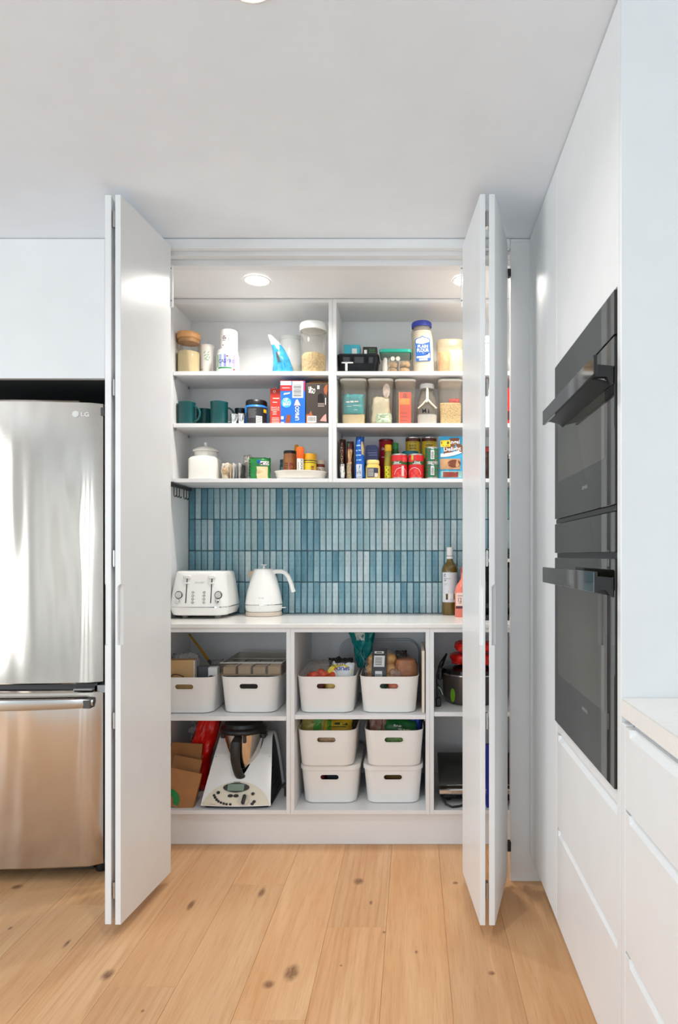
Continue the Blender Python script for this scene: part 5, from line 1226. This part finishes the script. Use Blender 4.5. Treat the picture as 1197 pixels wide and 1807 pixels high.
MB().loft([rr(.098, .100, .034, 6, 0, 0, -.03), rr(.1015, .102, .036, 6, 0, 0, .03), rr(.1015, .102, .036, 6, -.002, 0, .078), rr(.086, .092, .03, 6, -.004, 0, .103), rr(.05, .05, .02, 6, -.004, .004, .113), rr(.02, .02, .008, 6, -.01, .01, .125)]).build('wrapper', clear('loaf_film', (252, 244, 236), .05, (240, 220, 206), gloss=.9, rough=.1, bump=.8, bs=50), t)
MB().disc(0, .010, .026, flat(-.0525, -.008, 0), 22, .013).build('sticker', M('sticker_pale', (196, 206, 206), .4), t)
MB().disc(0, .010, .014, flat(-.0530, -.008, 0), 18, .005).build('sticker_print', M('sticker_ink', (40, 60, 66), .4), t)
bag(.05, .03, .03, 121, .006).xf(Matrix.Translation((-.022, .0, .107))).build('dark_tie', M('tie_black', (26, 26, 28), .4), t)
bag(.05, .075, .03, 123, .010).xf(Matrix.Translation((-.046, -.040, -.012))).build('loose_film', clear('loose_film', (250, 236, 230), .25, (236, 214, 204), gloss=.9, rough=.12, bump=.8, bs=60), t)
t = thing('bread_bag', 'teal bread bag with an open crumpled end standing behind the buns', 'bag', (-.222, 2.985, LB+.16))
bag(.105, .185, .03, 131, .020, top=1.15, bot=.45, bend=-.06).build('wrapper', M('teal_film', (16, 122, 122), .2, var=.3, vs=20, bump=.5, bs=40), t)
fn = bagfront(.105, .185, .03, 131, .020, 0, -.06, 1.15, .45, .002)
patch(MB(), -.030, .125, .010, .160, fn, 6, 6).build('silver_patch', M('silver_patch', (190, 200, 196), .3, var=.3, vs=60), t)
t = thing('bread_roll_bag', 'orange filled packet seen through the slot of the bread tub', 'packet', (-.075, 2.85, LB+.006))
MB().rbox(0, 0, 0, .06, .07, .115, .016, .006).build('wrapper', M('slot_orange', (206, 112, 70), .4, var=.25, vs=40), t)
t = thing('green_packet', 'dark green packet seen through the slot of the bread tub', 'packet', (-.140, 2.85, LB+.006))
MB().rbox(0, 0, 0, .055, .07, .115, .016, .006).build('wrapper', M('slot_green', (22, 64, 52), .4, var=.25, vs=40), t)
# --- grey lids stored upright at the back and a cream board at the side
for i, (x, y, w, h, lab) in enumerate(((-.165, 3.222, .385, .262, 'pale grey tub lid stored upright against the back panel'), (-.135, 3.196, .330, .255, 'pale grey tub lid leaning in front of the other upright lid'))):
    t = thing('tub_lid', lab, 'lid', (x, y, LB+.001))
    R = [[(a, -.004, b+h/2) for a, b, _ in rr(w-.02, h-.02, .05, 8)], [(a, -.006, b+h/2) for a, b, _ in rr(w-.008, h-.008, .055, 8)], [(a, -.004, b+h/2) for a, b, _ in rr(w, h, .06, 8)], [(a, .006, b+h/2) for a, b, _ in rr(w, h, .06, 8)]]
    MB().loft(R).build('lid', M('lid_grey', (196, 200, 204), .4), t)
    MB().tube([(a, -.007, b+h/2) for a, b, _ in rr(w-.012, h-.012, .055, 8)], .0025, 6, True).build('raised_rim', M('lid_rim_pale', (222, 224, 226), .4), t)
t = solo('board', MB().bbox(-.006, 0, 0, .006, .30, .262, .002), M('cream_board', (226, 214, 196), .5), 'cream board standing upright at the right side of the middle base unit', 'board', (.0438, 2.795, LB+.001))

# --- packets in the two top tubs of the stacks
yg = M('noodle_yellow', (196, 166, 44), .35, var=.22, vs=24)
t, fn = packet('noodle_packet', 'yellow noodle packet at the front of the upper left stacked tub', 'packet', (-.334, 2.862, ZB+.245), .135, .112, .05, 141, yg, tilt=-.5, crease=.008)
g = MB().rect(-.030, .070, .05, .074, fn, 8).rect(-.012, .080, .016, .090, fn, 4).rect(.022, .080, .050, .090, fn, 4); g.build('lettering', M('green_black_ink', (40, 60, 26), .5), t)
patch(MB(), -.040, .030, -.020, .108, fn, 3, 8).build('green_stripe', M('lime_stripe', (70, 140, 40), .4), t)
t, fn = packet('noodle_packet', 'olive and clear packet at the left of the upper left stacked tub', 'packet', (-.430, 2.868, ZB+.255), .115, .118, .05, 143, M('noodle_olive', (170, 160, 90), .35, var=.3, vs=30), tilt=-.45, crease=.010)
patch(MB(), .0, .04, .034, .115, fn, 4, 8).build('green_patch', M('patch_green', (62, 140, 36), .4), t)
t, fn = packet('noodle_packet', 'brown crinkled packet at the back of the upper left stacked tub', 'packet', (-.36, 2.985, ZB+.225), .17, .148, .05, 145, M('noodle_tan', (150, 112, 74), .4, var=.3, vs=30, bump=.5, bs=50), tilt=-.1, crease=.014)
t, fn = packet('snack_packet', 'green packet with white print in the upper right stacked tub', 'packet', (-.062, 2.862, ZB+.238), .150, .120, .05, 151, M('pack_forest', (20, 96, 44), .35, var=.15), tilt=-.5, crease=.008, side=.06)
MB().text('BABY', -.004, .082, .045, .010, fn, -.05, .03).text('PRUNES', .018, .066, .05, .009, fn, -.05, .03).build('lettering', inkw, t)
t, fn = packet('snack_packet', 'pinkish clear packet at the left of the upper right stacked tub', 'packet', (-.150, 2.880, ZB+.235), .085, .135, .06, 153, M('rose_film', (150, 112, 100), .3, var=.2, bump=.4, bs=40), tilt=-.35, crease=.012)
t, fn = packet('chocolate_wrapper', 'shiny blue wrapper at the right of the upper right stacked tub', 'packet', (.006, 2.915, ZB+.230), .075, .148, .05, 155, M('foil_blue', (22, 50, 140), .25, metal=.4, var=.3, vs=30, bump=.5, bs=40), tilt=-.15, crease=.014)
t, fn = packet('chocolate_wrapper', 'copper and gold wrapper at the back of the upper right stacked tub', 'packet', (-.065, 2.955, ZB+.225), .105, .150, .05, 157, M('foil_copper', (130, 70, 44), .3, metal=.3, var=.4, vs=30, bump=.5, bs=40), tilt=-.1, crease=.016)
t = thing('nut_packet', 'tan speckled packet seen through the slot of the top left stacked tub', 'packet', (-.366, 2.852, ZB+.1725))
MB().rbox(0, 0, 0, .11, .05, .065, .015, .006).xf(Matrix.Translation((0, 0, 0))).build('wrapper', M('speckled_tan', (190, 150, 110), .5, var=.35, vs=60), t)
MB().rbox(0, 0, .0655, .10, .05, .06, .015, .006).build('wrapper_top', M('speckled_tan', (190, 150, 110)), t)
t = thing('nut_packet', 'green speckled packet seen through the slot of the top right stacked tub', 'packet', (-.0805, 2.852, ZB+.1725))
MB().rbox(0, 0, 0, .10, .05, .120, .015, .006).build('wrapper', M('speckled_green', (96, 130, 60), .5, var=.6, vs=60), t)

# ------------------------------------------------------------------ bottom left: food processor, bags
t = thing('food_processor', 'white cooking food processor with a steel bowl and black lid', 'food processor', (-.744, 2.785, ZB))
WB, WT = .148, .116                                                  # half widths at the base and the top of the shell
prof = [(0, .012), (.004, .030), (.030, .068), (.058, .106), (.088, .146), (.118, .186), (.146, .222), (.165, .246), (.186, .262), (.210, .270), (.236, .264), (.256, .244), (.272, .200), (.282, .140), (.288, .070), (.290, .012)]
def pt(s):
    i = min(int(s), len(prof)-2); k = s-i; return tuple(prof[i][j]*(1-k)+prof[i+1][j]*k for j in range(2))
NP = len(prof)-1
def half(z): return WB-(WB-WT)*min(1, max(0, z/.262))**1.1
def vee(s):                                                         # half width of the bowl opening at profile position s
    if s < 3.05 or s > 11: return 0
    k = (s-3.05)/4.0
    return .078*min(1, max(0, k))**.62 if s < 7.05 else .078*(1 if s < 9.5 else max(0, (11-s)/1.5))**.5
ss = [0, .5, 1, 1.5, 2, 2.5, 3.05, 3.15, 3.35, 3.7, 4.2, 4.8, 5.4, 6, 6.6, 7.05, 7.6, 8.3, 9, 9.5, 10, 10.5, 11, 12, 13, 14, 15]
m = MB(); nu = 8
bulge = lambda u, s: -.012*(1-u*u) if s < 7 else 0                  # front skin bows outwards a little
for side in (-1, 1):
    rows = []
    for s in ss:
        y, z = pt(s); a = vee(s); b = half(z); row = []
        for i in range(nu+1):
            x = a+(b-a)*i/nu
            row.append((side*x, y+bulge(x/b, s)*(1 if s < 5 else (7-s)/2 if s < 7 else 0), z))
        rows.append(row if side > 0 else row[::-1])
    o_ = len(m.v)
    for r in rows: m.v += r
    for j in range(len(rows)-1):
        for i in range(nu):
            q = o_+j*(nu+1)+i; m.f.append((q, q+1, q+nu+2, q+nu+1))
    # turned edge that gives the shell its thickness along both outer rims
    m.grid(lambda a, b: (lambda yz: (side*(half(yz[1])-.010*a), yz[0]*(1-.02*a)+.003*a, yz[1]-.004*a))(pt(b*NP)), 2, 40)
m.build('shell', gl_white, t, 50)
for side in (-1, 1):
    outline = [pt(NP*k/40) for k in range(41)]
    MB().add([(side*(half(z)-.010), y*.98+.003, z-.004) for y, z in outline], [tuple(range(41))]).build('side_panel', M('dark_grey_vent', (40, 38, 37), .5), t)
    for k in range(7):
        z = .05+k*.022
        MB().box(side*(half(z)-.0096), .075+k*.006, z, side*(half(z)-.0085), .235-k*.004, z+.004).build('vent_slat', black, t)
MB().loft([rr(.285, .272, .03, 6, 0, .148, 0), rr(.290, .278, .032, 6, 0, .148, .010), rr(.280, .270, .03, 6, 0, .148, .014)]).build('base', black, t)
# cup-shaped well behind the opening, bowl, handle and lid
MB().lathe([(.020, .085), (.055, .14), (.074, .20), (.082, .262)], 0, .150, 36, cap1=False).build('well', M('well_black', (22, 22, 22), .4), t)
bx, by = 0, .135
bowl = MB().lathe([(.030, .098), (.040, .108), (.058, .150), (.072, .205), (.081, .262), (.083, .290), (.085, .292)], bx, by, 44).build('bowl', M('bowl_steel', (214, 208, 200), .12, metal=1), t)
hd = [(-.004, by-.080, .284), (-.006, by-.116, .268), (-.008, by-.118, .235), (-.009, by-.112, .195), (-.006, by-.102, .160), (.000, by-.092, .132), (.006, by-.076, .112)]
rings = []
for i, p in enumerate(hd):
    a = Vector(hd[max(i-1, 0)]); b = Vector(hd[min(i+1, len(hd)-1)]); d = (b-a).normalized(); s = Vector((1, 0, 0)); n_ = d.cross(s).normalized()
    w = (.018, .0215, .0215, .020, .019, .020, .022)[i]
    rings.append([Vector(p)+s*(w*math.cos(q))+n_*(.0125*math.sin(q)) for q in [2*PI*k/16 for k in range(16)]])
MB().loft(rings).build('handle', M('handle_charcoal', (34, 35, 36), .4), bowl)
MB().bbox(.018, by-.096, .262, .032, by-.082, .292, .002).build('latch', M('handle_charcoal', (34, 35, 36)), bowl)
MB().lathe([(.084, .2925), (.098, .293), (.101, .298), (.101, .308), (.098, .3125), (.086, .318), (.082, .332), (.074, .336), (.030, .337), (.001, .337)], bx, by, 44, cap0=False).build('lid', M('lid_black', (20, 22, 24), .35), t)
MB().bbox(-.098, by-.02, .262, -.078, by+.03, .284, .003).build('catch', black, t)
MB().bbox(.080, by-.02, .262, .098, by+.03, .284, .003).build('catch', black, t)
# fan-shaped control panel lying on the sloping front
def front(u, v, lift=.0012):                                        # u across, v = height z on the front skin
    s = 0
    for i in range(NP):
        if prof[i][1] <= v <= prof[i+1][1] and i < 9: s = i+(v-prof[i][1])/(prof[i+1][1]-prof[i][1]); break
    y, z = pt(s); b = half(z)
    return (u, y+bulge(u/b, s)*(1 if s < 5 else 0)-lift, z+lift*.6)
def arc_top(u): return .013+.086*max(0, 1-(u/.142)**2)**.62
MB().grid(lambda a, b: front(-.1405+.281*a, .0145+(arc_top(-.1405+.281*a)-.0145)*b), 28, 8).build('control_panel', M('panel_ivory', (224, 216, 196), .4), t)
ff = lambda k: (lambda u, v: front(u, v, k))
lens = [(.056*math.cos(a)-.004, .0775+.017*math.sin(a)*(1-.15*abs(math.cos(a)))) for a in [2*PI*k/28 for k in range(28)]]
MB().poly(lens, lambda u, v: front(u, v, .006)).build('display_bezel', M('bezel_dark', (52, 52, 50), .3), t)
MB().rect(-.040, .066, .030, .089, lambda u, v: front(u, v, .0075), 6).build('display', M('lcd_green', (122, 144, 128), .25), t)
g = ((-.094, .050), (-.088, .043), (-.080, .036), (-.071, .0305), (-.060, .026), (-.048, .0225), (-.036, .0205), (-.020, .020))
for u, v in g: MB().disc(u, v, .0058, ff(.0035), 14, .0048).build('button', inkb, t)
MB().disc(-.078, .060, .008, ff(.0035), 16, .0055).build('button', inkb, t)
for u in (-.022, .002): MB().disc(u-.002, .050, .0115, ff(.0045), 16, .0055).build('rocker_button', inkb, t)
for u, v in ((.069, .056), (.078, .029), (.071, .021)): MB().disc(u, v, .0075, ff(.0040), 16, .0055).build('button', inkb, t)
MB().disc(.036, .036, .026, ff(.0025), 28, .020).build('dial_plate', M('dial_plate', (206, 200, 184), .4), t)
kb = front(.036, .036, .004)
MB().rbox(0, 0, 0, .013, .040, .014, .006, .002).xf(Matrix.Translation(kb) @ Matrix.Rotation(math.radians(52), 4, 'X') @ Matrix.Rotation(-.12, 4, 'Z')).build('dial', black, t)
MB().text('thermomix', -.004, .0975, .028, .0045, ff(.0035), 0, .01).text('vorwerk', -.096, .019, .026, .0035, ff(.0035), 0, .01).build('lettering', M('ink_dim', (110, 106, 100), .5), t)
g = MB()
for k in range(10):
    a = 2.2+k*.34; g.disc(.036+.030*math.cos(a), .036+.023*math.sin(a), .0012, ff(.0035), 6)
g.build('dial_marks', inkg, t)
t = thing('power_cord', 'black power cord hanging at the right of the food processor', 'cord', (0, 0, 0))
MB().tube([(-.572, 3.12, .335), (-.570, 3.06, .300), (-.566, 2.995, .255), (-.560, 2.94, .215), (-.556, 2.915, .19)], .0042, 8).build('cable', black, t)
MB().bbox(-.565, 2.905, .158, -.546, 2.925, .200, .004).bbox(-.572, 2.90, .196, -.542, 2.93, .214, .003).build('plug', black, t)
t = thing('bottle_pack', 'silver crumpled wrapper behind the red bag and the food processor', 'packet', (-.985, 3.03, .42))
blob(.07, .06, .06, 44, .25).build('wrapper', M('grey_foil', (170, 174, 182), .25, metal=.4, var=.3, vs=40), t)
# red carrier bag and folded paper bags on the left
t = thing('carrier_bag', 'bright red carrier bag leaning behind the folded paper bags', 'bag', (-1.000, 2.985, ZB+.002))
t.rotation_euler = (0, .30, 0)
bag(.15, .352, .085, 161, .020, nu=18, nv=22, top=.52, bend=.0).xf(Matrix.Translation((-.012, 0, .02))).build('bag', M('carrier_red', (214, 26, 18), .3, var=.15, vs=10, bump=.3, bs=20), t)
kp = M('kraft_paper', (166, 116, 70), .8, var=.1, vs=8, bump=.15, bs=16)
def paper_bag(label, x, y, z, w, h, d, rz, tx, ty, fold=.02, mat=kp):
    t = thing('paper_bag', label, 'bag', (x, y, z)); t.rotation_euler = (tx, ty, rz)
    P = MB().loft([rr(w, d, .002, 1, 0, 0, 0), rr(w*1.01, d*1.1, .002, 1, 0, 0, h*.3), rr(w*1.0, d*.9, .002, 1, 0, 0, h*.7), rr(w*.98, d*.5, .001, 1, 0, 0, h)], True, False)
    P.build('bag', mat, t)
    MB().add([(w*.49, -d*.25, h), (w*.49, d*.25, h), (w*.46, d*.1, h-fold*2), (-w*.49, -d*.25, h), (-w*.49, d*.25, h), (-w*.46, d*.1, h-fold*2)], [(0, 1, 2), (3, 5, 4)]).build('gusset', M('kraft_dark', (130, 88, 52), .85), t)
    return t
paper_bag('kraft paper bag at the back, standing against the red carrier bag', -1.018, 2.915, ZB+.001, .135, .235, .018, .10, -.04, .10)
paper_bag('kraft paper bag in the middle of the three paper bags', -1.016, 2.880, ZB+.001, .125, .185, .018, .02, -.06, .20)
t = paper_bag('kraft paper bag in front with a green round print', -1.000, 2.800, ZB+.001, .145, .150, .020, -.02, -.20, .20)
MB().ring(-.036, .022, .020, .046, flat(-.0125), 30, -.35, PI*.9).build('green_print', M('print_green', (18, 128, 56), .5), t)

# ------------------------------------------------------------------ right base unit
t = thing('rice_cooker', 'dark steel cooker with black lid on the right base unit shelf', 'cooker', (.262, 2.98, LC))
MB().lathe([(.100, 0), (.112, .006), (.126, .03), (.130, .115), (.131, .128)], n=48).build('pot', M('dark_steel', (96, 88, 84), .3, metal=.6), t)
MB().lathe([(.131, .128), (.134, .129), (.134, .134), (.131, .135)], n=48, cap0=False, cap1=False).build('steel_rim', steel, t)
MB().lathe([(.130, .1355), (.126, .150), (.10, .160), (.03, .166), (.001, .166)], n=48, cap0=False).build('lid', black_gloss, t)
MB().bbox(-.150, -.03, .10, -.131, .03, .155, .004).build('side_handle', black, t)
MB().disc(-.098, .045, .014, cylf(.1285), 12, .03).build('green_sticker', M('sticker_lime', (110, 160, 40), .4), t)
t = thing('snack_packet', 'bright red packet lying on the black cooker lid', 'packet', (.265, 2.965, LC+.167))
blob(.19, .13, .052, 71, .13, 36, 20, .55).xf(Matrix.Translation((0, 0, .028))).build('wrapper', M('packet_red', (206, 26, 20), .3, var=.2, vs=24, bump=.5, bs=40), t)
t = thing('snack_packet', 'second red packet stacked on top of the first red packet', 'packet', (.270, 2.965, LC+.226))
blob(.165, .12, .046, 73, .16, 36, 20, .55).xf(Matrix.Translation((0, 0, .022))).build('wrapper', M('packet_scarlet', (226, 34, 24), .3, var=.2, vs=24, bump=.5, bs=40), t)
t = thing('power_cord', 'black power cord looping at the left of the cooker', 'cord', (0, 0, 0))
MB().tube([(.125, 2.99, .700), (.150, 2.965, .775), (.122, 2.93, .742), (.105, 2.90, .69), (.104, 2.88, .64), (.108, 2.87, .60)], .0045, 8).tube([(.104, 2.90, .66), (.118, 2.88, .635), (.126, 2.86, .615)], .0045, 8).build('cable', black, t)
MB().bbox(.098, 2.855, .5635, .122, 2.885, .602, .005).build('plug', black, t)
MB().tube([(.109, 2.85, .652), (.118, 2.846, .642), (.128, 2.843, .618)], .0018, 6).build('cable_tie', M('pale_tie', (170, 190, 160), .5), t)
t = thing('sandwich_press', 'dark sandwich press with a steel front bar in the right base unit', 'appliance', (.285, 2.95, ZB+.001))
dk = M('press_dark', (52, 54, 52), .25)
MB().prism([(-.10, .055), (.12, .075), (.12, .100), (-.10, .066)], 'x', -.17, .17).build('lower_plate', M('press_brown', (96, 74, 46), .3, metal=.4), t)
MB().prism([(-.102, .072), (-.06, .115), (.12, .150), (.12, .104), (-.10, .068)], 'x', -.172, .172).build('upper_lid', dk, t)
MB().bbox(-.175, -.135, .046, .175, -.118, .068, .004).build('front_bar', steel, t)
MB().bbox(-.165, -.118, .050, -.145, -.09, .064, .003).bbox(.145, -.118, .050, .165, -.09, .064, .003).build('bar_arms', black, t)
MB().bbox(-.165, -.09, .012, .165, .12, .052, .006).build('base', black, t)
for x in (-.13, .13):
    for y in (-.06, .09): MB().lathe([(.012, 0), (.013, .012)], x, y, 14).build('foot', black, t)
MB().bbox(-.14, -.1025, .0725, .14, -.0985, .0765, .001).build('lid_edge', steel, t)
MB().bbox(-.098, -.095, .014, -.076, -.0905, .028, .001).build('switch', black_gloss, t)
t = thing('power_cord', 'black power cord curving on the base unit floor below the sandwich press', 'cord', (0, 0, 0))
MB().tube([(.125, 2.83, .185), (.140, 2.80, .166), (.165, 2.788, .158), (.195, 2.795, .159), (.235, 2.815, .163)], .0045, 8).build('cable', black, t)
t = thing('detergent_box', 'blue box glimpsed in the right base unit through the door gap', 'box', (.345, 2.79, ZB+.001))
MB().bbox(-.035, 0, .0, .035, .04, .26, .001).build('box', M('box_cobalt', (30, 44, 150), .4), t)
MB().ring(-.004, .165, .014, .020, flat(-.0006), 24).rect(-.02, .20, .02, .225, flat(-.0006)).rect(-.02, .10, .02, .115, flat(-.0006)).build('white_print', inkw, t)
